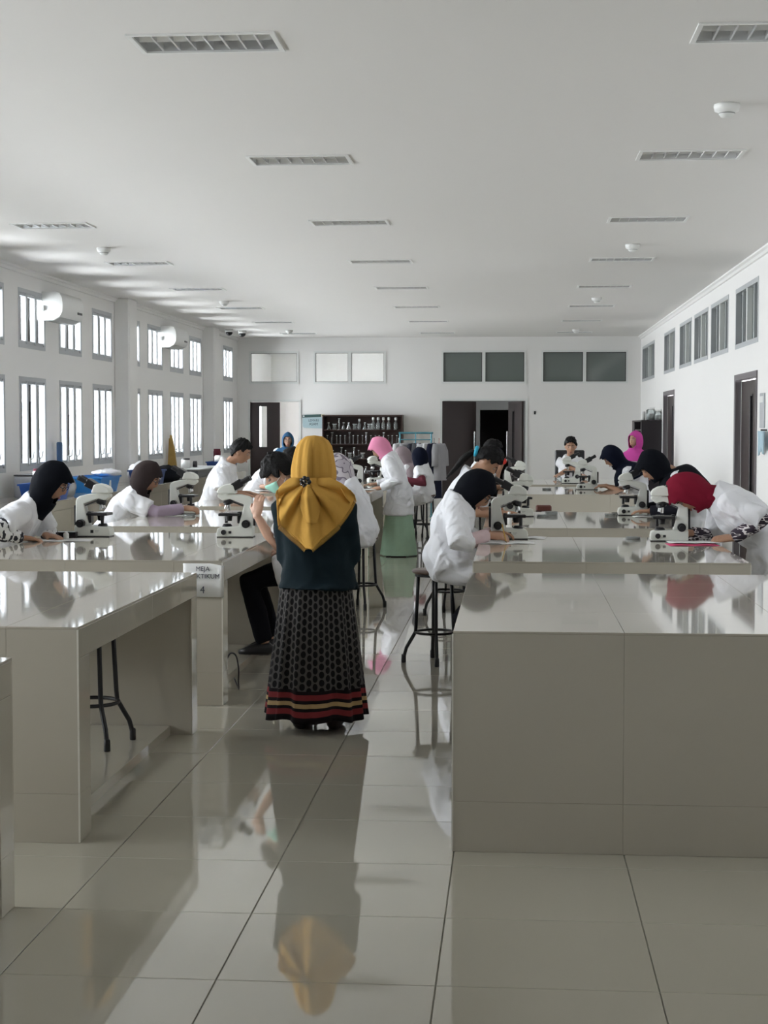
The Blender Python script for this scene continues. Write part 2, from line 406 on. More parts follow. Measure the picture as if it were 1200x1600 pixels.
# ================================================================== CEILING FIXTURES
def make_fixture():
    e = thing('ceiling_light', 'x', 'ceiling light', group='recessed mirror louvre ceiling lights')
    f = MB(); t = .022; W, D = FW/2, FD/2
    f.box(-W-t,W+t,-D-t,-D,-.008,.004); f.box(-W-t,W+t,D,D+t,-.008,.004); f.box(-W-t,-W,-D,D,-.008,.004); f.box(W,W+t,-D,D,-.008,.004); f.build('frame', PLASW, e)
    r = MB()
    pr = [(-D,0),(-D+.02,.07),(-.09,.085),(-.03,.06),(0,.005),(.03,.06),(.09,.085),(D-.02,.07),(D,0)]
    for (y0,z0),(y1,z1) in zip(pr, pr[1:]): r.add([(-W,y0,z0),(W,y0,z0),(W,y1,z1),(-W,y1,z1)], [(0,1,2,3)])
    for x in (-W+.001, W-.001): r.add([(x,y,z) for y,z in pr] , [tuple(range(len(pr)))])
    r.build('reflector', MIRR, e)
    for k in range(1, 8):
        x = -W + FW*k/8
        s = MB(); s.add([(x-.004,-D,.002),(x+.004,-D,.002),(x+.004,D,.002),(x-.004,D,.002),(x-.001,-D,.045),(x+.001,-D,.045),(x+.001,D,.045),(x-.001,D,.045)], [(0,1,2,3),(0,1,5,4),(1,2,6,5),(2,3,7,6),(3,0,4,7),(4,5,6,7)]); s.build('louvre_blade', MIRR, e)
    for y in (-.075, .075): MB().tube([(-W+.02,y,.062),(W-.02,y,.062)], .011, 8).build('tube', PLASW, e)
    return e
fx = make_fixture()
COLN = ('row by the window wall', 'middle row', 'row by the corridor wall')
ORD = ('first', 'second', 'third', 'fourth', 'fifth', 'sixth', 'seventh', 'eighth')
first = True
for i, x in enumerate(LX):
    vis = [y for y in LY if not (i == 0 and y < 12.5)]
    for k, y in enumerate(vis):
        lab = 'unlit recessed ceiling light, %s from the camera in the %s' % (ORD[k], COLN[i])
        if first: fx.location = (x, y, ZC); fx['label'] = lab; first = False
        else: dup(fx, (x, y, ZC), 0, lab)
# plug unseen recesses
for y in LY:
    if y < 12.5: struct(MB().box(LX[0]-FW/2, LX[0]+FW/2, y-FD/2, y+FD/2, ZC, ZC+.02).build('ceiling_patch', CEIL))
def make_detector():
    e = thing('smoke_detector', 'x', 'smoke detector', group='smoke detectors on the ceiling')
    MB().lathe([(.066,0),(.068,-.012),(.062,-.035),(.045,-.042),(.042,-.05),(.03,-.066),(.012,-.07)], 24).build('housing', PLASW, e, True)
    MB().lathe([(.043,-.0435),(.0435,-.049),(.04,-.0495)], 24).build('vent_slot', BLACK, e); return e
dt = make_detector(); first = True
for (x, y), lab in zip([(1.11,8.57),(1.1,15.0),(1.09,21.1),(1.09,27.9),(-3.83,14.88),(-3.85,21.3),(-3.87,27.7)],
    ['large round white smoke detector between the first two lights of the corridor row', 'smoke detector between third and fourth lights of the corridor row', 'smoke detector between fifth and sixth lights of the corridor row', 'tiny smoke detector before the end wall above the double door',
     'smoke detector between the first two lights by the window wall', 'smoke detector above the second air conditioner bay', 'tiny smoke detector by the security cameras']):
    if first: dt.location = (x,y,ZC); dt['label'] = lab; first = False
    else: dup(dt, (x,y,ZC), 0, lab)

# air conditioners
def aircon(y, label):
    e = thing('air_conditioner', label, 'air conditioner', (XL, y, 2.69), 0, 'wall air conditioners')
    pr = [(0,0),(.13,0),(.20,.035),(.232,.09),(.238,.17),(.228,.25),(.20,.30),(.16,.312),(0,.312)]
    b = MB().prism(pr, 0, .88).build('body', PLASW, e); smooth_angle(b, 50)
    MB().prism([(.128,-.003),(.198,.032),(.196,.038),(.125,.004)], .06, .82).build('louvre', PLASG, e)
    for k in range(3): MB().prism([(.02+.034*k,-.004),(.042+.034*k,-.004),(.042+.034*k,.003),(.02+.034*k,.003)], .05, .83).build('slat', PLASG, e)
    MB().box(.234,.2405,.62,.8,.10,.125).build('display_strip', BLACK, e)
    MB().prism([(0,.1),(.03,.1),(.03,.16),(0,.16)], -.02, 0).build('wall_plate', PLASG, e)
aircon(17.42, 'white wall air conditioner over the first visible bay of windows')
aircon(23.42, 'white wall air conditioner in the bay nearer the end wall')
for x, y, lab in ((-4.86, 27.35, 'white dome security camera touching the second pilaster'), (-4.70, 27.75, 'white dome security camera further from the pilaster')):
    e = thing('security_camera', lab, 'camera', (x, y, ZC), 0, 'security cameras')
    MB().lathe([(.07,0),(.072,-.03),(.065,-.05)], 20).build('housing', PLASW, e, True)
    MB().lathe([(.062,-.048),(.058,-.075),(.04,-.1),(.012,-.112)], 20).build('dome', BLACK, e, True)

# ================================================================== BENCHES
BH = .788
def bench(label, x0, x1, y0, y1, tiles=True, t0=.16, t1=.13):
    e = thing('tiled_lab_bench', label, 'lab bench', ((x0+x1)/2, (y0+y1)/2, 0), 0, 'tiled lab benches')
    cx, cy = (x0+x1)/2, (y0+y1)/2; X, Y = (x1-x0)/2, (y1-y0)/2
    k = .008 if tiles else 0
    c = MB()
    c.box(-X+k, X-k, -Y+k, -Y+t0-k, 0, BH-k); c.box(-X+k, X-k, Y-t1+k, Y-k, 0, BH-k)
    c.box(-X+k, X-k, -Y+k, Y-k, BH-.1, BH-k)
    for s in (-1, 1): c.box(s*(X-.07)-.06+k*(s<0), s*(X-.07)+.06-k*(s>0), -Y+t0-k, Y-t1+k, .672, BH-.1) if False else c.box(min(s*(X-k), s*(X-.12)), max(s*(X-k), s*(X-.12)), -Y+k, Y-k, .672, BH-k)
    c.build('carcass', BTILE, e)
    pl = MB(); pl.box(-X+.11, X-.11, -Y+t0, Y-t1, 0, .045); pl.build('plinth', BTILE, e)
    if tiles:
        g = .0006
        xs = [-X]; 
        while xs[-1] + .6 < X - .02: xs.append(xs[-1] + .6)
        xs.append(X); ys = [-Y]
        while ys[-1] + .6 < Y - .02: ys.append(ys[-1] + .6)
        ys.append(Y)
        for a, b in zip(xs, xs[1:]):
            for p, q in zip(ys, ys[1:]): piece('top_tile', b-a-g, q-p-g, .008, BTILE, e, (a+g/2, p+g/2, BH-.008), .0008)
            for z0, z1 in ((0, .18), (.18, BH-.0085)):
                piece('end_tile', b-a-g, .008, z1-z0-g, BTILE, e, (a+g/2, -Y, z0+g/2), .001)
                piece('end_tile', b-a-g, .008, z1-z0-g, BTILE, e, (a+g/2, Y-.008, z0+g/2), .001)
        for s in (-1, 1):
            xx = X-.008 if s > 0 else -X
            for z0, z1 in ((0, .18), (.18, .672)):
                piece('side_tile', .008, t0-.009-g, z1-z0-g, BTILE, e, (xx, -Y+.0085, z0+g/2), .001)
                piece('side_tile', .008, t1-.009-g, z1-z0-g, BTILE, e, (xx, Y-t1, z0+g/2), .001)
            for p, q in zip(ys, ys[1:]):
                a = max(p, -Y+.0085); b = min(q, Y-.0085)
                piece('apron_tile', .008, b-a-g, BH-.0085-.672-g, BTILE, e, (xx, a+g/2, .672+g/2), .002)
            ed = MB(); ed.box(s*X-.004, s*X+.0015, -Y-.0015, -Y+.004, .004, BH-.01); ed.build('corner_edge', EDGE, e)
    return e
RX0, RX1, LX0, LX1 = -.205, 1.265, -3.02, -1.555
bench('big glossy beige tiled bench with nothing on it, in front of the red headscarf', RX0, RX1, 5.62, 7.89)
bench('beige tiled bench where the red headscarf student bends over a microscope', RX0, RX1, 8.57, 10.52)
bench('beige tiled bench behind the red headscarf, with a microscope at its corridor side', RX0, RX1, 11.46, 13.62)
bench('far beige tiled bench with two microscopes before the seated boy', RX0+.05, RX1+.1, 17.2, 19.35)
bench('farthest tiled bench on the corridor side, where the boy in white sits', RX0+.05, RX1+.1, 20.1, 22.15)
bench('beige tiled bench cut off by the lower corner of the picture, corner with dark gap', LX0, LX1, 2.55, 4.86)
bench('empty beige tiled bench with a stool tucked in its side opening', LX0, LX1, 5.62, 7.8)
bench('beige tiled bench carrying the table number sign', LX0, LX1, 8.5, 10.74)
bench('beige tiled bench where the brown headscarf student sits', LX0, LX1, 11.42, 13.68)
bench('beige tiled bench next to the short-haired boy in profile', LX0, LX1, 14.35, 16.5)
bench('beige tiled bench next to the woman in the mint skirt', LX0, LX1, 17.22, 19.35)
bench('last beige tiled bench on the window side near the glassware shelf', LX0, LX1, 20.1, 22.2)

# table number sign (paper taped to the bench end)
e = thing('table_number_sign', 'white paper table number sign taped to a bench end', 'sign', (-1.648, 8.488, .682))
pm = MB(); nx = 9
for i in range(nx+1):
    x = -.118 + .224*i/nx; y = -.002 - .012*max(0, (i-6)/3)**2
    for z in (-.089, .092 - .012*max(0, (i-6)/3)): pm.v.append(V((x, y, z)))
for i in range(nx): pm.f.append((2*i, 2*i+2, 2*i+3, 2*i+1))
o = pm.build('sheet', PAPER, e, True); md = o.modifiers.new('s', 'SOLIDIFY'); md.thickness = .0008
RXM = Matrix.Rotation(PI/2, 4, 'X')
for b_, s_, z_, x_ in (('MEJA', .035, .062, -.010), ('PRAKTIKUM', .035, .022, -.012), ('4', .056, -.052, -.012)):
    text(b_, s_, INK, e, Matrix.Translation((x_, -.0068, z_)) @ RXM)

# wall counter along the windows
e = thing('tiled_wall_counter', 'long beige tiled counter running under the windows', 'counter', (-4.8, 20, 0))
CO = V((-4.8, 20, 0))
def rel(mb_, nm, m, p, org, sm=False): return mb_.build(nm, m, p, sm)
mb = MB(); mb.box(XL+.002+4.8, -4.44+4.8, 8-20, 26.4-20, .0, .70); mb.box(XL+.002+4.8, -4.42+4.8, 8-20, 26.4-20, .70, BH-.008); mb.build('carcass', BTILE, e)
for k in range(31):
    ya = 8 + .6*k
    if ya + .6 > 26.41: break
    piece('top_tile', .365, .597, .008, BTILE, e, (-.3875, ya-20, BH-.008)); piece('top_tile', .397, .597, .008, BTILE, e, (-.0195, ya-20, BH-.008))
    piece('front_tile', .008, .597, .6, BTILE, e, (.36, ya-20, .09))

# ================================================================== STOOLS
def make_stool():
    e = thing('lab_stool', 'x', 'stool', group='round black steel stools')
    st = MB().lathe([(.0,.570),(.125,.570),(.142,.577),(.147,.588),(.142,.598),(.11,.602),(0,.600)], 28, cap=False).build('seat', WOOD, e, True)
    MB().lathe([(.118,.555),(.128,.555),(.128,.571),(.118,.571)], 24, cap=False).build('seat_ring', BLKM, e)
    for k in range(4):
        a = PI/2*k; c, s = math.cos(a), math.sin(a)
        pr = [(.105,.565),(.112,.40),(.120,.24),(.124,.195),(.150,.150),(.182,.095),(.194,.05),(.199,.014)]
        MB().tube([(r*c, r*s, z) for r, z in pr], .0115, 8).build('leg', BLKM, e, True)
        MB().lathe([(.014,0),(.0155,.006),(.015,.05),(.011,.055)], 10, (.199*c, .199*s, 0)).build('foot_cap', BLACK, e, True)
    MB().tube([(.124*math.cos(2*PI*k/28), .124*math.sin(2*PI*k/28), .195) for k in range(29)], .009, 8, cap=False).build('ring', BLKM, e, True)
    return e
stool0 = make_stool(); stool_used = [False]
def stool(x, y, label, rz=.25, z=0):
    if not stool_used[0]: stool_used[0] = True; stool0.location = (x,y,z); stool0.rotation_euler = (0,0,rz); stool0['label'] = label; return stool0
    return dup(stool0, (x,y,z), rz, label)

# ================================================================== MICROSCOPES
def make_scope():
    e = thing('microscope', 'x', 'microscope', group='white binocular microscopes')
    b = MB().prism([(-.115,.004),(.12,.004),(.123,.03),(.117,.058),(.10,.066),(-.02,.072),(-.115,.072)], -.058, .058).build('base', SCOPE, e)
    md = b.modifiers.new('b', 'BEVEL'); md.width = .006; md.segments = 2
    MB().cbox(-.117,.121,-.06,.06,0,.006,.002).build('base_pad', BLACK, b)
    a = MB().prism([(-.115,.07),(-.112,.235),(-.104,.255),(-.085,.267),(-.03,.28),(.06,.285),(.118,.282),(.119,.262),(.085,.238),(.04,.25),(-.055,.215),(-.048,.18),(-.026,.10),(-.02,.07)], -.036, .036).build('arm', SCOPE, e)
    md = a.modifiers.new('b', 'BEVEL'); md.width = .007; md.segments = 2
    MB().prism([(-.050,.208),(.038,.243),(.082,.231),(.080,.226),(.038,.236),(-.048,.201)], -.0375, .0375).build('arm_shadow_strip', BLACK, a)  # black strip standing in for the shade under the arm
    for k, (x, z, l) in enumerate(((-.072,.089,0),)):
        for s in (-1, 1):
            MB().tube([(x, s*.036, z), (x, s*.082, z)], .0265, 20).build('focus_knob', BLACK, e)
            MB().tube([(x, s*.082, z), (x, s*.096, z)], .015, 16).build('fine_focus_knob', BLACK, e)
    # head and eyepieces (towards the user, -x)
    hd = MB().prism([(-.005,.286),(.118,.286),(.121,.302),(.108,.325),(.075,.343),(.038,.350),(.012,.340)], -.05, .05).build('head', SCOPE, e)
    md = hd.modifiers.new('b', 'BEVEL'); md.width = .010; md.segments = 3
    MB().lathe([(.042,.278),(.042,.288)], 20, (.06,0,0)).build('head_collar', SCOPE, hd)
    pz = MB().prism([(.014,.30),(.036,.345),(-.03,.385),(-.056,.335)], -.046, .046).build('prism_housing', BLACK, e)
    md = pz.modifiers.new('b', 'BEVEL'); md.width = .008; md.segments = 2
    for s in (-1, 1):
        ey = MB().tube([(-.036, s*.031, .357), (-.082, s*.031, .383)], .0165, 14).build('eyepiece', BLACK, e, False)
        MB().tube([(-.082, s*.031, .383), (-.094, s*.031, .390)], [.019, .016], 14).build('eyecup', BLACK, ey)
    # nosepiece, objectives
    MB().tube([(.055,0,.245),(.05,0,.222),(.047,0,.212)], [.03,.034,.026], 16).build('nosepiece', BLACK, e)
    for q, (dx, dy, l) in enumerate(((.0,0,.040),(.022,.016,.03),(.018,-.02,.028))):
        MB().tube([(.048+dx*.5,dy*.6,.215),(.048+dx*.9,dy,.215-l)], [.011,.009], 12).build('objective', CHROME, e)
    # stage, slide clip, condenser, lamp
    MB().cbox(-.03,.108,-.072,.072,.140,.158,.003).build('stage', BLACK, e)
    MB().cbox(-.035,-.01,-.03,.03,.09,.165,.003).build('stage_bracket', BLACK, e)
    MB().cbox(.03,.085,-.04,.035,.158,.162,.001).build('slide_holder', CHROME, e)
    MB().tube([(.075,-.06,.142),(.075,-.06,.088)], .011, 12).build('stage_knob', BLACK, e)
    MB().tube([(.048,0,.14),(.048,0,.105)], [.024,.019], 16).build('condenser', BLACK, e)
    MB().lathe([(.033,.064),(.032,.076),(.024,.086),(.0,.088)], 18, (.06,0,0)).build('lamp_house', BLACK, e)
    MB().cbox(-.128,-.115,-.022,.022,.075,.205,.003).build('cable_bracket', BLACK, e)
    # dial and switch on one side, plate on the other
    MB().tube([(.075,.057,.034),(.075,.072,.034)], .0165, 16).build('dimmer_dial', BLACK, e)
    MB().cbox(.025,.043,.057,.062,.026,.042,.001).build('switch', BLACK, e)
    MB().box(-.006,.014,-.0592,-.058,.026,.046).build('maker_plate', BLACK, e)
    MB().box(.024,.052,-.0592,-.058,.040,.043).build('print_line', PLASG, e)
    MB().box(.024,.045,-.0592,-.058,.032,.0345).build('print_line', PLASG, e)
    return e
scope0 = make_scope(); scope_used = [False]
def scope(x, y, rz, label, z=BH):
    if not scope_used[0]: scope_used[0] = True; o = scope0; o.location = (x,y,z); o.rotation_euler = (0,0,rz); o['label'] = label; return o
    return dup(scope0, (x,y,z), rz, label)
scope(-.02, 10.32, .04, 'microscope in front of the black headscarf student on the stool')
scope(.05, 12.95, .1, 'microscope of the ponytail girl, half hidden behind the nearer one')
scope(.03, 17.75, .05, 'farthest of the three microscopes lined up on the aisle side')
scope(-1.80, 10.36, PI+.03, 'microscope beside the boy in the mint face mask')
scope(-2.745, 10.34, -.04, 'microscope in front of the student with black-and-white sleeves')
scope(-2.715, 13.1, -.05, 'microscope behind the reaching arm of the brown headscarf student')
scope(.985, 13.18, PI-.02, 'microscope under the black caped headscarf')
scope(.865, 18.56, PI, 'microscope under the navy headscarf on the far bench')
scope(.76, 20.6, PI-.05, 'microscope in front of the seated boy, half hidden by another')
scope(.995, 10.22, PI-.04, 'microscope partly covered by the red headscarf')
scope(-1.86, 18.75, PI+.05, 'microscope in front of the pink headscarf')
scope(-1.74, 20.6, PI+.35, 'microscope behind the one of the pink headscarf')

# ================================================================== PEOPLE
def clouds(name, sc):
    t = bpy.data.textures.new(name, 'CLOUDS'); t.noise_scale = sc; t.noise_depth = 2; return t
TX_BAND = bpy.data.textures.new('cloth_bands', 'WOOD'); TX_BAND.wood_type = 'BANDNOISE'; TX_BAND.noise_basis_2 = 'SIN'; TX_BAND.noise_scale = .16; TX_BAND.turbulence = 9
TX_FOLD = clouds('cloth_folds', .11); TX_FINE = clouds('cloth_fine', .045)
def finish(mb, name, m, parent, org, voxel=None, smooth=3, folds=0, fine=0, bands=0):
    o = mb.build(name, m, parent, True); o.location = (0,0,0)
    me = o.data
    for v in me.vertices: v.co -= org
    if voxel:
        r = o.modifiers.new('remesh', 'REMESH'); r.mode = 'VOXEL'; r.voxel_size = voxel; r.use_smooth_shade = True
    if smooth:
        s = o.modifiers.new('smooth', 'SMOOTH'); s.iterations = smooth; s.factor = .5
    for tx, st in ((TX_FOLD, folds), (TX_BAND, bands), (TX_FINE, fine)):
        if st:
            d = o.modifiers.new('folds', 'DISPLACE'); d.texture = tx; d.strength = st; d.mid_level = .5; d.texture_coords = 'LOCAL'
    return o
def bell(x, s): return math.exp(-(x/s)**2)
def head_point(t, q, inflate=0):
    """surface of a head, t polar angle from the crown, q azimuth (0 = face); local x right, y forward, z up"""
    st, ct = math.sin(t), math.cos(t)
    x, y, z = st*math.sin(q), st*math.cos(q), ct
    X = x*.074; Y = y*.096; Z = z*(.116 if z > 0 else .112)
    if Z < 0:
        k = min(1, -Z/.11); X *= 1 - .33*k*k; Y = Y*(1 - .10*k) + .018*k if y > 0 else Y*(1 - .42*k) + .012*k
    if y > 0:
        Y *= .97
        fx = abs(X)
        Y += .022*bell(X, .013)*bell(Z+.028, .022) + .010*bell(X, .010)*bell(Z-.0, .025)
        Y -= .010*bell(fx-.032, .016)*bell(Z-.004, .014)
        Y += .004*bell(fx-.03, .03)*bell(Z-.028, .012)
        Y += .007*bell(X, .022)*bell(Z+.064, .007) + .007*bell(X, .02)*bell(Z+.078, .008) - .004*bell(X, .02)*bell(Z+.0705, .003)
        Y += .008*bell(X, .02)*bell(Z+.102, .014)
    p = V((X, Y, Z))
    return p + V((x, y, z)) * inflate
def head_into(mb, M, n=36, m=26):
    o = len(mb.v)
    for i in range(1, m):
        for j in range(n): mb.v.append(M @ head_point(PI*i/m, 2*PI*j/n))
    mb.v.append(M @ head_point(1e-4, 0)); mb.v.append(M @ head_point(PI-1e-4, 0))
    for i in range(m-2):
        for j in range(n):
            j2 = (j+1) % n; mb.f.append((o+i*n+j, o+(i+1)*n+j, o+(i+1)*n+j2, o+i*n+j2))
    tp = o+(m-1)*n; bt = tp+1
    for j in range(n):
        j2 = (j+1) % n; mb.f.append((tp, o+j, o+j2)); mb.f.append((bt, o+(m-2)*n+j2, o+(m-2)*n+j))
    R = M.to_3x3()
    for s in (-1, 1): mb.ball(M @ V((s*.076, -.006, -.012)), (.010, .019, .031), 10, 7, R)
def hand_into(mb, wrist, d, n, thumb, curl=.35, s=1.0):
    """palm plus five fingers; d finger direction, n back of the hand, thumb side vector"""
    d = d.normalized(); n = (n - d*d.dot(n)).normalized(); sd = d.cross(n)
    if sd.dot(thumb) < 0: sd = -sd
    mb.tube([wrist - d*.02, wrist + d*.02*s, wrist + d*.055*s, wrist + d*.085*s], [(.026*s,.02*s), (.034*s,.017*s), (.041*s,.015*s), (.038*s,.011*s)], 12, ref=sd)
    for off, L in ((.029,.070), (.010,.078), (-.010,.072), (-.028,.056)):
        p = wrist + d*.078*s + sd*off*s; a = curl*.5; pts = [p - d*.015]
        for k, f in enumerate((.45, .32, .25)):
            a2 = a + curl*k; q = d*math.cos(a2) - n*math.sin(a2); pts.append(p.copy()); p = p + q*L*f*s
        pts.append(p); mb.tube(pts, [.0088*s]*3 + [.0078*s, .006*s], 8)
    p = wrist + d*.022*s + sd*.030*s; q = (d*.75 + sd*.62 - n*.35).normalized(); q2 = (d*.95 + sd*.15 - n*.4).normalized()
    mb.tube([p - q*.012, p + q*.022*s, p + q*.042*s, p + q*.042*s + q2*.028*s], [.013*s, .0115*s, .0098*s, .007*s], 8)
def ik(a, b, l1, l2, pole):
    d = b - a; L = min(d.length, (l1+l2)*.999); u = d.normalized(); x = (l1*l1 - l2*l2 + L*L)/(2*L); h = math.sqrt(max(0, l1*l1 - x*x))
    p = pole - u*u.dot(pole)
    if p.length < 1e-4: p = u.orthogonal()
    return a + u*x + p.normalized()*h, a + u*L

def person(label, facing, pelvis, neck, head, pitch, Y, hyaw=0, roll=0, near=None, far=None, seat=True, feet=None, legs_m=None, skirt=None, coat=COATM, sleeve=None, sleeve_short=True,
           hijab=None, cape=0, hair=None, skin=SKIN, vox=.010, glasses=False, mask=None, coat_drop=.14, hands_n=None, eyes=True, name='person', shoe=BLACK, open_coat=False, pony=None, legs=True, shoulder=.165, fat=1.0, brim=.012, collar=True, cl=.85, fringe=0, sleeve_len=.78, coatvox=.014, hair_in=.018, crumple=1.0, slv_r=1.0, hem=None):
    """pelvis, neck, head: (x, z) on the plane y = Y; near/far: dict(h=(x,y,z) hand, p=pole, n=back of hand, d=finger direction)"""
    ph = math.radians(facing); F = V((math.cos(ph), math.sin(ph), 0)); L = V((-math.sin(ph), math.cos(ph), 0))
    def P3(p): return V((p[0], Y, p[1])) if len(p) == 2 else V(p)
    pel, nk, hc = P3(pelvis), P3(neck), P3(head)
    org = V((pel.x, pel.y, 0)); root = thing(name, label, 'person', org)
    U = (nk - pel).normalized(); TF = L.cross(U).normalized()
    # head frame
    hp = math.radians(pitch); hf0 = (Matrix.Rotation(math.radians(hyaw), 3, 'Z') @ F); hl0 = V((-hf0.y, hf0.x, 0))
    hf = hf0*math.cos(hp) - V((0,0,1))*math.sin(hp); hu = hf0*math.sin(hp) + V((0,0,1))*math.cos(hp)
    if roll: rm = Matrix.Rotation(math.radians(roll), 3, hf); hu = rm @ hu; hl0 = rm @ hl0
    hr = -hl0
    HM = Matrix(((hr.x, hf.x, hu.x, hc.x), (hr.y, hf.y, hu.y, hc.y), (hr.z, hf.z, hu.z, hc.z), (0,0,0,1)))
    # which side is near the camera (-y)
    sN = -1 if L.y > 0 else 1                    # multiplies L to point to the camera side
    if abs(L.y) < .3: sN = 1
    sh = {}; el = {}; wr = {}; hd = {}
    for key, s, spec in (('n', sN, near), ('f', -sN, far)):
        a = nk - U*.055 + L*s*shoulder - TF*.0
        if spec is None: spec = dict(h=a + F*.18 - V((0,0,1))*.36)
        b = V(spec['h']) if not isinstance(spec['h'], Vector) else spec['h']
        pole = V(spec['p']) if 'p' in spec else (L*s*.5 - V((0,0,1)) - F*.3)
        e_, w_ = ik(a, b, .265, .235, pole)
        sh[key], el[key], wr[key] = a, e_, w_
        hd[key] = (V(spec['d']) if 'd' in spec else ((w_-e_).normalized()*.6 + F*.5), V(spec['n']) if 'n' in spec else V((0,0,1)), -L*s, spec.get('c', .4))
    T = (nk - pel).length
    # ---------- body (one surface)
    b = MB()
    b.tube([pel - U*.09, pel, pel + U*.38*T, pel + U*.72*T, pel + U*.9*T, nk], [(.12*fat,.09*fat), (.145*fat,.105*fat), (.12*fat,.09*fat), (.14*fat,.10*fat), (.13*fat,.08*fat), (.06,.055)], 16, ref=L)
    b.tube([nk - U*.03, nk + (hc-nk)*.35, hc - hu*.05], [.058, .05, .05], 12)
    head_into(b, HM)
    for k in 'nf':
        b.tube([sh[k], sh[k]*.5+el[k]*.5, el[k], el[k]*.6+wr[k]*.4, wr[k]], [.045,.043,.037,.035,.024], 10)
        hand_into(b, wr[k], hd[k][0], hd[k][1], hd[k][2], hd[k][3])
    # legs
    kn, an, hips = {}, {}, {}
    for k, s in (('n', sN), ('f', -sN)):
        hp_ = pel + L*s*.088 - U*.03; hips[k] = hp_
        if feet and k in feet: ft = V(feet[k])
        elif seat: ft = org + F*.27 + L*s*.10 + V((0,0,.10))
        else: ft = org + L*s*.085 + V((0,0,.075)) - F*.02
        l_ = (hp_-ft).length*.503 if not seat else .405
        kn[k], an[k] = ik(hp_, ft, l_, l_, F + V((0,0,.25)) + L*s*.08)
        if legs:
            b.tube([hp_, hp_*.5+kn[k]*.5, kn[k], kn[k]*.55+an[k]*.45, an[k]], [.082,.068,.052,.048,.034], 10)
            b.tube([an[k] - F*.03 - V((0,0,.03)), an[k] + F*.06 - V((0,0,.045)), an[k] + F*.13 - V((0,0,.055))], [(.032,.03),(.036,.026),(.03,.016)], 10, ref=L)
    finish(b, 'body', skin, root, org, vox, 1)
    # ---------- shoes
    if legs:
        for k in 'nf':
            s_ = MB(); s_.tube([an[k] - F*.06 - V((0,0,.04)), an[k] - F*.03 - V((0,0,.035)), an[k] + F*.04 - V((0,0,.035)), an[k] + F*.12 - V((0,0,.05)), an[k] + F*.165 - V((0,0,.06))], [(.02,.02),(.040,.042),(.044,.042),(.045,.027),(.02,.014)], 12, ref=L)
            finish(s_, 'shoe', shoe, root, org, None, 0)
    # ---------- lower clothing
    lm = legs_m or mat('black_trousers', (.007,.007,.010), .9, spec=.1, bump=.2)
    if legs:
        c = MB()
        if skirt:
            if seat:
                for k in 'nf':
                    c.tube([hips[k] + F*.03, hips[k]*.5+kn[k]*.5, kn[k] + F*.02, kn[k]*.5+an[k]*.5, an[k] + V((0,0,.02))], [.085,.098,.095,.10,.11], 12)
                c.tube([pel, kn['n']*.5+kn['f']*.5, an['n']*.5+an['f']*.5 + V((0,0,.02))], [(.12,.08),(.12,.08),(.13,.10)], 14, ref=L)
            else:
                n_ = 40; o_ = len(c.v); zs = [1.05*pel.z, pel.z*.8, pel.z*.55, pel.z*.3, .012]; rs = [(.135,.11),(.16,.14),(.18,.165),(.20,.19),(.225,.215)]
                for i, (z, r) in enumerate(zip(zs, rs)):
                    cc = V((org.x, org.y, z)) if i else V((pel.x, pel.y, z))
                    for j in range(n_):
                        q = 2*PI*j/n_; w_ = 1 + .055*i/4*math.sin(q*9 + .7*math.sin(3*q)) ; c.v.append(cc + (L*math.cos(q)*r[0] + F*math.sin(q)*r[1])*w_)
                for i in range(4):
                    for j in range(n_): c.f.append((o_+i*n_+j, o_+i*n_+(j+1)%n_, o_+(i+1)*n_+(j+1)%n_, o_+(i+1)*n_+j))
                c.f.append(tuple(o_+j for j in range(n_)))
            finish(c, 'skirt', skirt, root, org, .016 if seat else None, 4 if seat else 0, .02 if seat else 0)
        else:
            for k in 'nf': c.tube([hips[k] + U*.04, hips[k]*.5+kn[k]*.5, kn[k], kn[k]*.5+an[k]*.5, an[k] + V((0,0,.01))], [.088,.088,.076,.066,.058], 12)
            c.tube([pel - U*.06 + TF*.02, pel + U*.05], [(.135*fat,.095*fat), (.13*fat,.095*fat)], 14, ref=L)
            finish(c, 'trousers', lm, root, org, .015, 4, .015)
    # ---------- coat / shirt
    c = MB(); g = .028; fw = fat
    low = pel - V((0,0,1))*coat_drop*.62 + TF*.03 if seat else pel - V((0,0,1))*coat_drop
    c.tube([low, pel - U*.02, pel + U*.3*T, pel + U*.62*T, pel + U*.84*T, pel + U*.95*T, nk + U*(.022 if cape == 0 else -.03)],
           [((.170*fw,.135*fw) if seat else (hem or (.182+.10*coat_drop, .145+.16*coat_drop))), (.178*fw,.138*fw), (.165*fw,.128*fw), (.178*fw,.135*fw), (.16*fw,.112*fw), (.122,.102), (.092,.088)], 20, ref=L)
    if seat and coat_drop > .05:
        for k in 'nf': c.tube([hips[k] - F*.03, hips[k]*.45+kn[k]*.55], [.135,.115], 12)
    for k in 'nf':
        sl_ = min(sleeve_len, 1.0); e_ = sh[k]*(1-sl_) + el[k]*sl_ if sleeve_short else el[k]
        pts = [sh[k]*.86 + nk*.14 - U*.01, sh[k]*.96 + el[k]*.04, sh[k]*.55 + e_*.45, e_]; rr = [.070*slv_r, .077*slv_r, .076*slv_r, .082 if sleeve_short else .068*slv_r]
        if sleeve_short and sleeve_len > 1: pts.append(el[k] + (wr[k]-el[k])*(sleeve_len-1)); rr.append(.080)
        if not sleeve_short: pts += [el[k]*.45 + wr[k]*.55, wr[k]*.88 + el[k]*.12]; rr += [.056, .048]
        c.tube(pts, rr, 14)
    if collar and cape == 0: c.tube([nk - U*.02 - TF*.008, nk + U*.03 + (hc-nk)*.03], [(.100,.096), (.094,.090)], 16, ref=L)
    finish(c, 'coat', coat, root, org, coatvox, 3, .016*crumple, .006*crumple, .012*crumple)
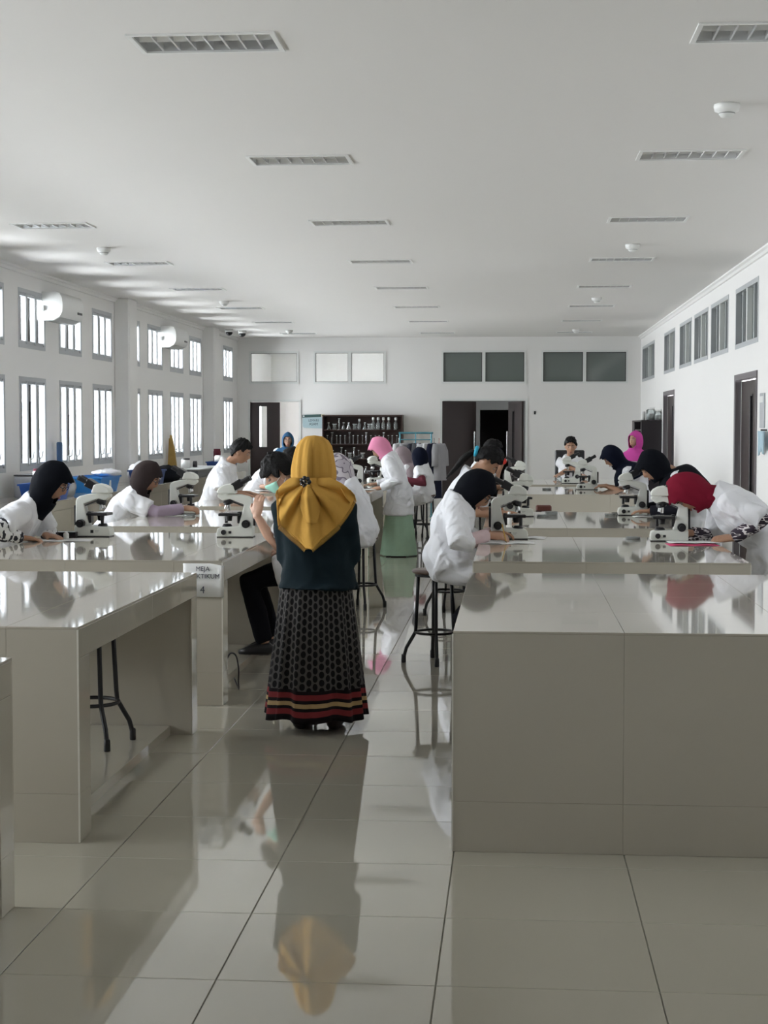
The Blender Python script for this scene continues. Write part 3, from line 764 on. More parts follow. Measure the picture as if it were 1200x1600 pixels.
    if sleeve is not None and sleeve_short:
        for k in 'nf':
            s_ = MB(); s_.tube(([sh[k]*.4 + el[k]*.6, el[k] + (el[k]-sh[k]).normalized()*.005] if sleeve_len <= 1 else [el[k]*.92 + wr[k]*.08, el[k]*.8 + wr[k]*.2]) + [el[k]*.6 + wr[k]*.4, wr[k]*.95 + el[k]*.05], [.056,.055,.050,.042], 12)
            finish(s_, 'inner_sleeve', sleeve, root, org, .010, 2, .012)
    # ---------- face
    if eyes:
        for s in (-1, 1):
            ey = finish(MB().ball(HM @ V((s*.031, .0815, .003)), (.0125,.007,.0065), 10, 7, HM.to_3x3()), 'eye', mat('eye_white', (.42,.38,.36), .4), root, org, None, 0)
            finish(MB().ball(HM @ V((s*.031, .087, .001)), (.0058,.003,.0058), 8, 6, HM.to_3x3()), 'iris', BLACK, ey, org, None, 0)
            finish(MB().tube([HM @ V((s*.014, .092, .023)), HM @ V((s*.032, .0905, .028)), HM @ V((s*.05, .079, .022))], [.003,.0036,.002], 6), 'eyebrow', HAIR, root, org, None, 0)
        finish(MB().ball(HM @ V((0, .0935, -.070)), (.020,.0065,.0085), 10, 6, HM.to_3x3()), 'lips', mat('lips', (.36,.13,.11), .45), root, org, None, 0)
    if glasses:
        g_ = MB()
        for s in (-1, 1):
            g_.tube([HM @ V((s*.033 + .026*math.cos(2*PI*i/16), .098, .002 + .02*math.sin(2*PI*i/16))) for i in range(17)], .0022, 6, cap=False)
            g_.tube([HM @ V((s*.059, .098, .006)), HM @ V((s*.078, .07, .006)), HM @ V((s*.08, -.01, .004))], .002, 6)
        g_.tube([HM @ V((-.008, .1, .005)), HM @ V((.008, .1, .005))], .002, 6)
        finish(g_, 'glasses', BLACK, root, org, None, 0)
    if mask is not None:
        m_ = MB(); nu, nv = 13, 8
        for j in range(nv):
            for i in range(nu):
                q = math.radians(-62 + 124*i/(nu-1)); zt = -.018 - .085*j/(nv-1)
                t = math.acos(max(-1, min(1, zt/.112)))
                p = head_point(t, q, .008); p.y += .010*math.cos(q)*math.sin(PI*j/(nv-1)); m_.v.append(HM @ p)
        for j in range(nv-1):
            for i in range(nu-1): m_.f.append((j*nu+i, j*nu+i+1, (j+1)*nu+i+1, (j+1)*nu+i))
        mo = finish(m_, 'face_mask', mask, root, org, None, 0); sd_ = mo.modifiers.new('s', 'SOLIDIFY'); sd_.thickness = .002
        for s in (-1, 1):
            for z0, z1 in ((-.024, .006), (-.09, -.03)):
                finish(MB().tube([HM @ V((s*.064, .048, z0)), HM @ V((s*.076, .02, (z0+z1)/2)), HM @ V((s*.084, -.012, z1))], .0019, 6), 'ear_loop', PLASW, mo, org, None, 0)
    # ---------- headscarf or hair
    if hijab is not None: headscarf(root, org, HM, nk, hc, U, L, TF, hijab, cape, brim)
    if hair is not None:
        h_ = MB(); nq, nr = 64, 18
        for i in range(nr+1):
            for j in range(nq):
                q = 2*PI*j/nq; cq = math.cos(q)
                tm = math.radians(76 + 8*max(0, cq) - (27-fringe)*max(0, cq)**1.5 + 52*max(0, -cq)**.8 + 9*math.sin(13*q)*.35)
                if .1 < cq < .45: tm += math.radians(13)
                t = max(1e-3, tm*i/nr); p = head_point(t, q, hair_in + .014*noise.noise(V((math.cos(q)*5*math.sin(t)+3, math.sin(q)*5*math.sin(t), t*4 + len(label)))) + .008*noise.noise(V((math.cos(q)*13, math.sin(q)*13, t*7))) + .006*bell(t-.5,.5))
                h_.v.append(HM @ p)
        for i in range(nr):
            for j in range(nq): h_.f.append((i*nq+j, i*nq+(j+1)%nq, (i+1)*nq+(j+1)%nq, (i+1)*nq+j))
        ho = finish(h_, 'hair', hair, root, org, None, 1, 0, .006); sd_ = ho.modifiers.new('s', 'SOLIDIFY'); sd_.thickness = .02; sd_.offset = -1
        if pony:
            finish(MB().tube([V(p) for p in pony], [.018,.024,.028,.026,.008][:len(pony)], 12, ), 'ponytail', hair, root, org, .012, 2, .02, .01)
    return root, HM, dict(sh=sh, el=el, wr=wr, kn=kn, an=an)

def headscarf(root, org, HM, nk, hc, U, L, TF, m, cape, brim, opening=True, voxel=None):
    n = 44; mb = MB()
    HR = HM.to_3x3(); q0 = HR.to_quaternion()
    TM = Matrix((-L, TF, U)).transposed(); q1 = TM.to_quaternion()
    if q0.dot(q1) < 0: q1 = -q1
    rings = []                                     # (centre, quat, rx, ry_front, ry_back, tilt)
    for k in range(1, 9):
        t = math.radians(12*k); rings.append((HM @ V((0, -.004, .137*math.cos(t) - .004)), q0, .100*math.sin(t), .112*math.sin(t), .121*math.sin(t)))
    for z, rx, rf, rb in ((-.05,.099,.108,.112), (-.085,.095,.106,.100), (-.115,.088,.100,.090)): rings.append((HM @ V((0, -.006, z)), q0, rx, rf, rb))
    c0 = HM @ V((0, 0, -.125)); c1 = nk + U*.01
    rings.append((c0.lerp(c1, .5) + TF*.012, q0.slerp(q1, .5), .088, .092, .088))
    rings.append((nk - U*.005 + TF*.01, q1, .090 if cape == 0 else .13, .090 if cape == 0 else .105, .088 if cape == 0 else .118))
    if cape == 0: rings.append((nk - U*.04 + TF*.012, q1, .095, .092, .088))
    else:
        for d, rx, rf, rb in ((.02,.175,.135,.125), (.06,.245,.172,.165), (.085+cape*.5,.285,.195,.19), (.085+cape,.30,.205,.20)): rings.append((nk - U*d, q1, rx, rf, rb))
    for i, (c, q, rx, rf, rb) in enumerate(rings):
        R = q.to_matrix()
        for j in range(n):
            a = 2*PI*j/n; ca, sa = math.cos(a), math.sin(a)          # a=0: front
            ry = rf if ca > 0 else rb; wv = 1 + (.05*math.sin(7*a + i*.5) if i > 10 else .014*math.sin(5*a + i*.6)) * (1 if ca < .75 else .4)
            p = V((sa*rx*wv, ca*ry*wv, 0))
            if 3 <= i <= 6 and ca > .5: p.y += brim*(ca-.5)*2*(1 if i in (4, 5) else .5)
            mb.v.append(c + R @ p)
    mb.v.append(HM @ V((0, -.004, .139))); top = len(mb.v)-1
    for j in range(n): mb.f.append((top, j, (j+1) % n))
    for i in range(len(rings)-1):
        for j in range(n):
            a = 2*PI*(j+.5)/n; a = min(a, 2*PI-a)
            if opening and 4 <= i <= 9:
                lim = {4: 34, 5: 46, 6: 50, 7: 50, 8: 46, 9: 36}[i]
                if math.degrees(a) < lim: continue
            mb.f.append((i*n+j, i*n+(j+1) % n, (i+1)*n+(j+1) % n, (i+1)*n+j))
    o = finish(mb, 'headscarf', m, root, org, None, 0, .012)
    sb = o.modifiers.new('sub', 'SUBSURF'); sb.levels = 1; sb.render_levels = 1
    o.modifiers.move(len(o.modifiers)-1, 0)
    sd = o.modifiers.new('s', 'SOLIDIFY'); sd.thickness = .007; sd.offset = 0
    return o

def cloth(name, c, r=.9): return mat(name, c, r, spec=.12, bump=.25, bscale=30, var=.08, vscale=10)
H_BLACK = cloth('scarf_black', (.0045,.0055,.009)); H_BROWN = cloth('scarf_brown', (.035,.026,.026)); H_NAVY = cloth('scarf_navy', (.005,.007,.018)); H_RED = cloth('scarf_red', (.19,.010,.028))
H_PINK = cloth('scarf_pink', (.74,.27,.43)); H_MAG = cloth('scarf_magenta', (.52,.07,.32)); H_BLUE = cloth('scarf_blue', (.035,.10,.20)); H_MAUVE = cloth('scarf_mauve', (.28,.23,.25)); H_GREY = cloth('scarf_grey', (.36,.36,.38))
MUSTARD = cloth('scarf_mustard', (.58,.33,.075))
S_LILAC = cloth('sleeve_lilac', (.38,.31,.40)); S_PINKW = cloth('sleeve_blush', (.62,.48,.50)); S_MAROON = cloth('sleeve_maroon', (.13,.03,.045)); S_BLACK = cloth('sleeve_black', (.015,.015,.022))
MINT = cloth('mint_skirt', (.36,.52,.39)); BLKSK = cloth('black_skirt', (.012,.012,.018))
S_MONO = stripe_mat('sleeve_mono_print', [(0, (.75,.75,.76)), (.52, (.02,.02,.03))], (38, 38, 22))
S_STRI = stripe_mat('sleeve_stripe_print', [(0, (.03,.02,.035)), (.50, (.78,.74,.76)), (.57, (.03,.02,.035))], (16, 16, 48))
H_PRINT = stripe_mat('scarf_lilac_print', [(0, (.50,.46,.52)), (.48, (.20,.17,.22)), (.55, (.62,.58,.62))], (10, 22, 14))
MASKM = cloth('mint_mask', (.42,.78,.66))

# A: black headscarf student leaning on the sign bench
person('student in black headscarf and white coat with black-and-white printed sleeves, leaning on hands', 0, (-3.36,.675), (-3.03,1.015), (-2.915,1.165), 32, 9.98,
       near=dict(h=(-3.06,9.80,.815), p=(-.6,-1,-.5), d=(1,.1,-.12), n=(0,0,1), c=.35), far=dict(h=(-2.97,10.02,.815), p=(0,1,-.4), d=(.9,-.35,-.1), n=(0,0,1), c=.5), sleeve=S_MONO, hijab=H_BLACK, legs_m=None, skirt=BLKSK, vox=.0065, brim=.03, glasses=True, sleeve_len=.62)
stool(-3.36, 9.98, 'stool under the student with black-and-white sleeves')
# B
person('student in brown headscarf and white coat reaching across the bench', 0, (-3.30,.655), (-3.065,.955), (-2.975,1.105), 34, 12.9,
       near=dict(h=(-2.66,12.83,.848), p=(-.2,-1,-.6), d=(1,0,-.05), n=(0,-.5,1), c=.75), far=dict(h=(-2.80,13.1,.82), d=(1,-.2,0), c=.5), sleeve=S_LILAC, hijab=H_BROWN, skirt=BLKSK, vox=.0075, glasses=True)
stool(-3.30, 12.9, 'stool under the student in brown headscarf')
# C
person('short-haired boy in white shirt, in profile behind the microscope head', 0, (-2.99,.74), (-2.83,1.135), (-2.70,1.262), 22, 15.8,
       near=dict(h=(-2.62,15.62,.84), d=(1,0,-.2)), far=dict(h=(-2.62,15.95,.84), d=(1,0,-.2)), hair=HAIR, skin=SKIN, vox=.010)
stool(-2.99, 15.8, 'stool under the short-haired boy in profile')
# D
person('black-haired student in white coat bent over, behind the mint face mask boy', 0, (-3.04,.66), (-2.72,1.05), (-2.545,1.155), 45, 18.3,
       near=dict(h=(-2.86,18.12,.83), p=(.5,-1,-.3), d=(1,0,0), n=(0,0,1)), far=dict(h=(-2.7,18.5,.83), d=(1,0,0)), hair=HAIR, vox=.011, coatvox=.017)
stool(-3.04, 18.3, 'stool under the bent black-haired student')
# E: boy with mask
rE, HE, jE = person('black-haired boy with mint face mask resting his elbow on the bench', 180, (-1.285,.66), (-1.385,1.035), (-1.478,1.205), 28, 10.16, hyaw=14,
       near=dict(h=(-1.592,9.915,.955), p=(-.8,-.5,-1), d=(.10,.20,1), n=(-.35,-1,.1), c=.45), far=dict(h=(-1.50,10.32,.70), d=(-1,0,-.1)), hair=HAIR, mask=MASKM, vox=.0055, fringe=18, hair_in=.028, skin=SKIN2,
       feet=dict(n=(-1.57,10.06,.13), f=(-1.55,10.30,.13)), coat_drop=.12, sleeve_len=.72)
stool(-1.27, 10.16, 'stool under the boy in the mint face mask')
# F
person('seated student in lilac print headscarf, mostly hidden by the mustard headscarf', 180, (-1.25,.675), (-1.365,1.03), (-1.445,1.16), 30, 13.2, near=dict(h=(-1.62,13.05,.83), d=(-1,0,0)), far=dict(h=(-1.62,13.35,.83), d=(-1,0,0)),
       hijab=H_PRINT, skirt=BLKSK, vox=.011, fat=1.08, coat_drop=.17)
stool(-1.25, 13.25, 'stool under the student in lilac print headscarf')
# G
person('standing woman in pink headscarf, long white coat and mint skirt', 180, (-1.32,.78), (-1.44,1.165), (-1.545,1.268), 40, 18.7, seat=False, near=dict(h=(-1.53,18.52,.80), p=(1,-.5,-.3), d=(-1,.1,-.2), n=(-.2,-.6,1)), far=dict(h=(-1.62,18.9,.83), d=(-1,0,0)),
       hijab=H_PINK, brim=.035, skirt=MINT, sleeve=None, sleeve_short=False, coat_drop=.30, vox=.010, fat=1.03)
# H
person('student in mauve headscarf seated behind the pink headscarf', 180, (-1.38,.64), (-1.46,.98), (-1.535,1.105), 25, 22.45, near=dict(h=(-1.75,22.3,.83)), far=dict(h=(-1.75,22.6,.83)), hijab=H_MAUVE, cape=.10, skirt=BLKSK, vox=.012, coatvox=.017)
stool(-1.38, 22.45, 'stool under the student in mauve headscarf')
# I
person('student in navy headscarf seen from behind, maroon sleeve under white coat', 165, (-1.17,.64), (-1.215,.985), (-1.245,1.105), 15, 21.6, hyaw=-30, near=dict(h=(-1.40,21.30,.80), p=(1,-.6,-.5)), far=dict(h=(-1.5,21.8,.82)), sleeve=S_MAROON, sleeve_len=.62, hijab=H_NAVY, skirt=BLKSK, vox=.012, coatvox=.017, coat_drop=.16)
stool(-1.17, 21.6, 'stool under the student in navy headscarf')
# J
person('standing woman in blue headscarf and glasses by the side door', 275, (-3.80,27.0,.80), (-3.80,27.0,1.155), (-3.797,26.985,1.288), 3, 27, seat=False, hijab=H_BLUE, cape=.03, skirt=BLKSK, sleeve_short=False, glasses=True, vox=.012, coatvox=.018, skin=SKIN2)
# K
rK, HK, jK = person('student in black headscarf and white coat writing while seated on a stool', 0, (-.425,.70), (-.325,1.05), (-.222,1.112), 46, 10.15,
       near=dict(h=(-.145,9.97,.832), p=(-.5,-1,-.7), d=(1,.08,-.05), n=(0,-.55,1), c=.55), far=dict(h=(-.12,10.28,.83), d=(1,-.1,0), c=.5), sleeve=S_PINKW, hijab=H_BLACK, vox=.006, glasses=True, fat=1.02, coat_drop=.16, skirt=BLKSK, feet=dict(n=(-.30,10.06,.22), f=(-.30,10.26,.22)), brim=.02, sleeve_len=1.28)
stool(-.49, 10.2, 'stool under the writing student in black headscarf', .12)
# L
person('girl with long ponytail and turquoise hair tie bent over a microscope', 0, (-.50,.69), (-.315,1.125), (-.195,1.238), 52, 12.8, near=dict(h=(-.06,12.66,.83), d=(1,0,0)), far=dict(h=(-.06,12.98,.83), d=(1,0,0)), hair=HAIR, vox=.009, skin=SKIN,
       pony=[(-.262,12.8,1.295), (-.31,12.8,1.315), (-.37,12.79,1.27), (-.44,12.78,1.19), (-.53,12.76,1.09)])
bt = HM_L = None
stool(-.50, 12.8, 'stool under the girl with the ponytail')
# M
person('dark-haired girl holding a red round lid beside the farthest aisle microscope', 0, (-.47,.70), (-.33,1.09), (-.222,1.232), 14, 18.2, near=dict(h=(-.135,18.05,1.045), p=(.3,-1,-1), d=(.2,0,1), n=(-.2,-1,0), c=.5), far=dict(h=(-.06,18.4,.83)), hair=HAIR, vox=.010, skin=SKIN, hair_in=.024)
stool(-.47, 18.2, 'stool under the girl with the red lid')
# N
person('boy in white short-sleeved shirt seated facing the camera', 270, (.82,22.72,.62), (.818,22.62,1.075), (.818,22.57,1.245), 12, 22.6, near=dict(h=(.60,22.30,.82), d=(0,-1,0), p=(-1,0,-.6)), far=dict(h=(1.02,22.30,.82), d=(0,-1,0), p=(1,0,-.6)), hair=HAIR, vox=.009, skin=SKIN, coatvox=.015)
# O
person('student in navy headscarf looking down into a far bench microscope', 180, (1.50,.665), (1.305,1.06), (1.148,1.172), 42, 18.6, near=dict(h=(1.08,18.45,.83), d=(-1,0,0)), far=dict(h=(1.08,18.75,.83), d=(-1,0,0)), hijab=H_NAVY, cape=.08, brim=.035, skirt=BLKSK, vox=.010)
stool(1.52, 18.6, 'stool under the navy headscarf student at the microscope')
# P
person('standing woman in magenta headscarf beside the dark cabinet', 225, (1.80,23.5,.80), (1.79,23.5,1.165), (1.785,23.49,1.322), 0, 23.5, seat=False, hijab=H_MAG, cape=.06, skirt=BLKSK, sleeve_short=False, vox=.010, coatvox=.018, skin=SKIN2)
# Q
person('student in black caped headscarf and white coat bending to a microscope', 180, (1.50,.82), (1.29,1.155), (1.130,1.200), 40, 13.0, seat=False, near=dict(h=(1.09,12.84,.84), p=(.4,-.6,-1), d=(-1,0,0)), far=dict(h=(1.06,13.2,.84), d=(-1,0,0)), hijab=H_BLACK, cape=.22, brim=.05, skirt=BLKSK, vox=.008, sleeve=S_BLACK, coat_drop=.28, shoulder=.14, slv_r=.85)
# R
person('student in red headscarf and white coat with zebra striped sleeves bending low', 180, (1.62,.80), (1.285,1.085), (1.100,1.100), 66, 10.2, seat=False, near=dict(h=(1.355,10.0,.822), p=(1,-.5,-.35), d=(-1,.05,-.05), n=(0,-.5,1), c=.7), far=dict(h=(1.13,10.28,.835), p=(.5,.6,-.6), d=(-1,-.25,.1), n=(0,-.6,1), c=.6),
       hijab=H_RED, brim=.03, sleeve=S_STRI, skirt=cloth('grey_skirt', (.30,.31,.33)), vox=.006, coat_drop=.30, fat=1.12, sleeve_len=.98)

# ------------------------------------------------------------------ the woman in the mustard headscarf (back to the camera)
TEAL = cloth('dark_teal_blouse', (.007,.015,.020), .85)
def skirt_mat():
    m = bpy.data.materials.new('dotted_skirt'); m.use_nodes = True; nt = m.node_tree; b = nt.nodes['Principled BSDF']; b.inputs['Roughness'].default_value = .8; b.inputs['Specular IOR Level'].default_value = .15
    N = nt.nodes.new; Lk = nt.links.new
    uv = N('ShaderNodeUVMap'); uv.uv_map = 'UVMap'; sp = N('ShaderNodeSeparateXYZ'); Lk(uv.outputs[0], sp.inputs[0])
    def M(op, a, b_=None, c=None):
        n = N('ShaderNodeMath'); n.operation = op
        for k, x in enumerate((a, b_, c)):
            if x is None: continue
            if isinstance(x, (int, float)): n.inputs[k].default_value = x
            else: Lk(x, n.inputs[k])
        return n.outputs[0]
    u, v = sp.outputs[0], sp.outputs[1]
    col = M('MULTIPLY', u, 1/.0285); ci = M('FLOOR', col); par = M('MODULO', ci, 2)
    row = M('ADD', M('MULTIPLY', v, 1/.039), M('MULTIPLY', par, .5)); fu = M('SUBTRACT', M('FRACT', col), .5); fv = M('SUBTRACT', M('FRACT', row), .5)
    rr = M('ADD', M('POWER', M('ABSOLUTE', M('MULTIPLY', fu, 2.55)), 2), M('POWER', M('ABSOLUTE', M('MULTIPLY', fv, 2.35)), 2))
    dot = M('LESS_THAN', rr, 1)
    mx = N('ShaderNodeMix'); mx.data_type = 'RGBA'; mx.inputs[6].default_value = (.085, .080, .078, 1); mx.inputs[7].default_value = (.008, .007, .008, 1); Lk(dot, mx.inputs[0])
    # woven bands near the hem, by height
    cr = N('ShaderNodeValToRGB'); cr.color_ramp.interpolation = 'CONSTANT'; Lk(M('DIVIDE', v, .30), cr.inputs[0])
    bands = [(0, (.010,.007,.009)), (.05, (.010,.007,.009)), (.10, (.20,.03,.035)), (.195, (.012,.008,.010)), (.245, (.42,.30,.15)), (.315, (.012,.008,.010)), (.37, (.20,.03,.035)), (.46, (.012,.008,.010)), (.50, (.012,.008,.010))]
    while len(cr.color_ramp.elements) < len(bands): cr.color_ramp.elements.new(.9)
    for e_, (p, c) in zip(cr.color_ramp.elements, bands): e_.position = p; e_.color = (*c, 1)
    m2 = N('ShaderNodeMix'); m2.data_type = 'RGBA'; Lk(M('LESS_THAN', v, .155), m2.inputs[0]); Lk(mx.outputs[2], m2.inputs[6]); Lk(cr.outputs[0], m2.inputs[7]); Lk(m2.outputs[2], b.inputs['Base Color'])
    return m
WY = V((-.975, 7.92, 0))
rY, HY, jY = person('woman in mustard headscarf, dark teal blouse and long dotted skirt, back turned', 90, (-.965, 7.92, .76), (-.985, 7.90, 1.175), (-.985, 7.93, 1.315), 8, 7.92, seat=False,
    near=dict(h=(-1.08, 8.12, .98), p=(-.22,-1,-.6), d=(.4,.8,0)), far=dict(h=(-.86, 8.12, .98), p=(.30,-1,-.6), d=(-.4,.8,0)), coat=TEAL, sleeve_short=False, hijab=None, vox=.008, coat_drop=.055, fat=1.04, shoulder=.150, crumple=.8, hem=(.205,.195), slv_r=.85, collar=False, skirt=BLKSK, eyes=True, shoe=mat('brown_shoe', (.03,.02,.02), .5))
for ch in list(rY.children):
    if ch.name.startswith('skirt'): bpy.data.objects.remove(ch)
# skirt with pleats and a printed pattern
n, rows = 160, 30; sk = MB(); uvs = []
for i in range(rows+1):
    f = i/rows; z = .80 + (.062-.80)*f
    rx = .165 + .082*f**.9; ry = .125 + .105*f
    for j in range(n+1):
        q = 2*PI*j/n; w_ = 1 + (.016 + .050*f)*math.sin(13*q + .9*math.sin(3*q+1) + .25*math.sin(5*f)) + .012*f*math.sin(29*q)
        dz = .010*f**4*math.sin(6*q+2)
        sk.v.append(V((WY.x + rx*w_*math.cos(q), WY.y + ry*w_*math.sin(q), z + dz))); uvs.append((q*.205, z - .062))
fs = []
for i in range(rows):
    for j in range(n): a = i*(n+1)+j; fs.append((a, a+n+1, a+n+2, a+1))
sk.f = fs
o = finish(sk, 'skirt', skirt_mat(), rY, V((-.965, 7.92, 0)), None, 0)
ul = o.data.uv_layers.new(name='UVMap')
for lp in o.data.loops: ul.data[lp.index].uv = uvs[lp.vertex_index]
sd = o.modifiers.new('s', 'SOLIDIFY'); sd.thickness = .004
# headscarf: gathered cap, drape over the shoulders, brooch, fringe
OY = V((-.965, 7.92, 0)); zb = 1.24; xb = -1.0
cap = MB(); n = 72
prof = [(.012,.150),(.045,.143),(.070,.125),(.088,.098),(.099,.062),(.107,.02),(.112,-.02),(.112,-.055),(.106,-.085),(.104,-.11),(.118,-.128),(.140,-.142)]
R3 = HY.to_3x3()
for i, (r, z) in enumerate(prof):
    f = i/(len(prof)-1)
    for j in range(n):
        a = 2*PI*j/n; ca, sa = math.cos(a), math.sin(a)             # a=0 face, a=pi back of head
        back = max(0, -ca)
        fold = .13*back*math.sin(a*15 + 2.2*f)*math.sin(PI*min(1, f*1.15))*.5 + .02*math.sin(7*a+3*f)*f
        ridge = .30*bell((a-PI-.10+.05*f), .055)*max(0, math.sin(PI*min(1, max(0, f-.12)*1.3)))
        pinch = 1 - .16*back**3*bell(f-.80, .12)
        p = V((sa*r*(1+fold+ridge), ca*r*1.12*(1+fold+ridge)*pinch - .006, z))
        cap.v.append(HY @ p)
for i in range(len(prof)-1):
    for j in range(n):
        a = 2*PI*(j+.5)/n; a = min(a, 2*PI-a)
        if 4 <= i <= 8 and math.degrees(a) < (36, 46, 48, 44, 34)[i-4]: continue
        cap.f.append((i*n+j, i*n+(j+1) % n, (i+1)*n+(j+1) % n, (i+1)*n+j))
cap.f.append(tuple(range(n)))
o = finish(cap, 'headscarf', MUSTARD, rY, OY, None, 0, .010, .006); sd = o.modifiers.new('s', 'SOLIDIFY'); sd.thickness = .005
# back drape
EDG = [(1.258,-.095,.10), (1.235,-.128,.148), (1.21,-.150,.182), (1.18,-.158,.205), (1.15,-.154,.212), (1.11,-.150,.195), (1.065,-.146,.168), (1.025,-.140,.135), (.985,-.098,.092), (.95,-.052,.050), (.917,-.012,.012)]
def edge_at(z):
    for (z0, a0, b0), (z1, a1, b1) in zip(EDG, EDG[1:]):
        if z0 >= z >= z1: t = (z0-z)/(z0-z1); return a0+(a1-a0)*t, b0+(b1-b0)*t
    return EDG[-1][1:] if z < .93 else EDG[0][1:]
def back_y(x, z):
    a = .25; y = 7.905 - .158*math.sqrt(max(.02, 1-(x/a)**2))
    y += .045*max(0, (z-1.17)/.09)
    th = math.atan2(x-(xb-WY.x)-.012, max(.015, zb-z)); r = math.hypot(x-(xb-WY.x), zb-z)
    y -= (.020*math.sin(th*8.5+.6) + .009*math.sin(th*19))*min(1, r/.09)*(1-.25*min(1, r/.3))
    return y - .006*noise.noise(V((x*14, z*9, 3)))
dr = MB(); nu, nv = 56, 52
for i in range(nv+1):
    z = 1.258 + (.917-1.258)*i/nv; a, b = edge_at(z)
    for j in range(nu+1):
        x = a + (b-a)*j/nu; dr.v.append(V((WY.x + x - .012, back_y(x, z), z + .004*math.sin(j*.9)*(i/nv))))
for i in range(nv):
    for j in range(nu): k = i*(nu+1)+j; dr.f.append((k, k+1, k+nu+2, k+nu+1))
o = finish(dr, 'scarf_drape', MUSTARD, rY, OY, None, 0, 0, .004); sd = o.modifiers.new('s', 'SOLIDIFY'); sd.thickness = .004
# side wings over the shoulders to the front
for s, xe in ((-1, -.150), (1, .195)):
    wg = MB(); nu2 = 14
    for i in range(nu2+1):
        t = i/nu2
        for z0, k in ((1.255, 0), (1.215, .35), (1.165, .75), (1.12 if s < 0 else 1.14, 1)):
            ang = t*PI*.75; xx = (abs(xe)*(.62+.42*k))*math.cos(ang*.55)*s; yy = 7.905 - (.10+.05*k) + t*(.24+.06*k)
            wg.v.append(V((WY.x - .012 + xx, yy, z0 - .03*t*k)))
    for i in range(nu2):
        for k in range(3): a = i*4+k; wg.f.append((a, a+1, a+5, a+4))
    o = finish(wg, 'scarf_wing', MUSTARD, rY, OY, None, 1, 0, .006); sd = o.modifiers.new('s', 'SOLIDIFY'); sd.thickness = .004
# folded tail below the brooch
tl = MB(); 
for i in range(15):
    t = i/14; z = zb - .015 - .185*t; wdt = .012 + .040*math.sin(PI*min(1, t*1.05)*.75)*(1-.55*t**3)
    for j in range(9):
        u = j/8*2-1; x = xb - WY.x + .012 + .022*t + u*wdt; tl.v.append(V((WY.x + x - .006, back_y(x, z) - .014 - .016*(1-abs(u))*math.sin(PI*(.2+.8*t)), z)))
for i in range(14):
    for j in range(8): k = i*9+j; tl.f.append((k, k+1, k+10, k+9))
o = finish(tl, 'scarf_tail', MUSTARD, rY, OY, None, 0, 0, .004); sd = o.modifiers.new('s', 'SOLIDIFY'); sd.thickness = .004
br = MB(); bc = V((xb - .006, back_y(xb-WY.x, zb) - .024, zb))
for k in range(7):
    a = 2*PI*k/7; br.ball(bc + V((math.cos(a)*.019, -.003, math.sin(a)*.019)), (.011,.007,.011), 10, 6)
br.ball(bc + V((0,-.008,0)), .008, 10, 6)
bo = finish(br, 'flower_brooch', BLACK, rY, OY, None, 0)
finish(MB().ball(bc + V((-.006,-.016,.006)), .0035, 8, 6).ball(bc + V((.01,-.012,-.008)), .003, 8, 6).ball(bc + V((-.018,-.011,-.012)), .003, 8, 6), 'rhinestone', CHROME, bo, OY, None, 0)
fr = MB()
edge_pts = []
for i in range(70):
    z = 1.20 + (.917-1.20)*i/69; a, b = edge_at(z); edge_pts += [(a, z, -1), (b, z, 1)]
for x, z, s in edge_pts:
    y = back_y(x, z); d = V((s*.012, -.004, -.012 if z < 1.03 else -.004)); p = V((WY.x + x - .012, y - .002, z)); fr.tube([p, p + d*.6, p + d + V((0,0,-.006))], [.0022,.0020,.0012], 5)
finish(fr, 'scarf_fringe', MUSTARD, rY, OY, None, 0)['kind'] = 'stuff'

# ================================================================== PROPS
def on(name, label, cat, loc=(0,0,0), rz=0, group=None): return thing(name, label, cat, loc, rz, group)
# stool tucked into the empty bench
stool(-1.93, 7.20, 'stool tucked under the empty bench opening, only legs showing', .6, .045)
# papers
def sheet(label, x, y, rz, w_=.21, h_=.297, m=PAPER, z=BH, name='paper_sheet', lines=5):
    e = on(name, label, 'paper', (x, y, z), rz, 'paper sheets on the benches')
    g = MB(); n = 6
    for i in range(n+1):
        for j in (0, 1): g.v.append(V((-w_/2 + w_*i/n, -h_/2 + h_*j, .0015 + .004*math.sin(i*1.1)**2)))
    for i in range(n): g.f.append((2*i, 2*i+2, 2*i+3, 2*i+1))
    o = g.build('sheet', m, e, True); s = o.modifiers.new('s', 'SOLIDIFY'); s.thickness = .001
    for k in range(lines):
        MB().box(-w_*.38, w_*(.38 - .1*(k % 3)), h_*(.34-.14*k)-.002, h_*(.34-.14*k), .0062, .0066).build('printed_line', PLASG, e)
    return e
sheet('worksheet under the hands of the black-and-white sleeved student', -2.86, 9.95, .15, .40, .24)
sheet('worksheet the stool-seated student is writing on', -.03, 9.98, .05, .34, .24)
sheet('blank sheet beside the writing student microscope', .10, 10.42, -.1, .24, .2)
PINKP = mat('pink_paper', (.62,.05,.16), .6)
sheet('pink folder edge under the red headscarf student hand', 1.10, 9.88, .06, .30, .20, PINKP, lines=0, name='pink_folder')
sheet('white sheet on the pink folder', 1.12, 9.98, .02, .32, .20, z=BH+.008)
sheet('white paper in front of the brown headscarf student', -2.72, 12.80, 0, .3, .2)
sheet('white paper beside the black caped headscarf microscope', 1.10, 12.95, 0, .26, .22)
sheet('white paper in front of the bent black-haired student', -2.78, 18.0, .3, .24, .3)
sheet('white paper in front of the pink headscarf', -1.72, 18.35, .1, .3, .22)
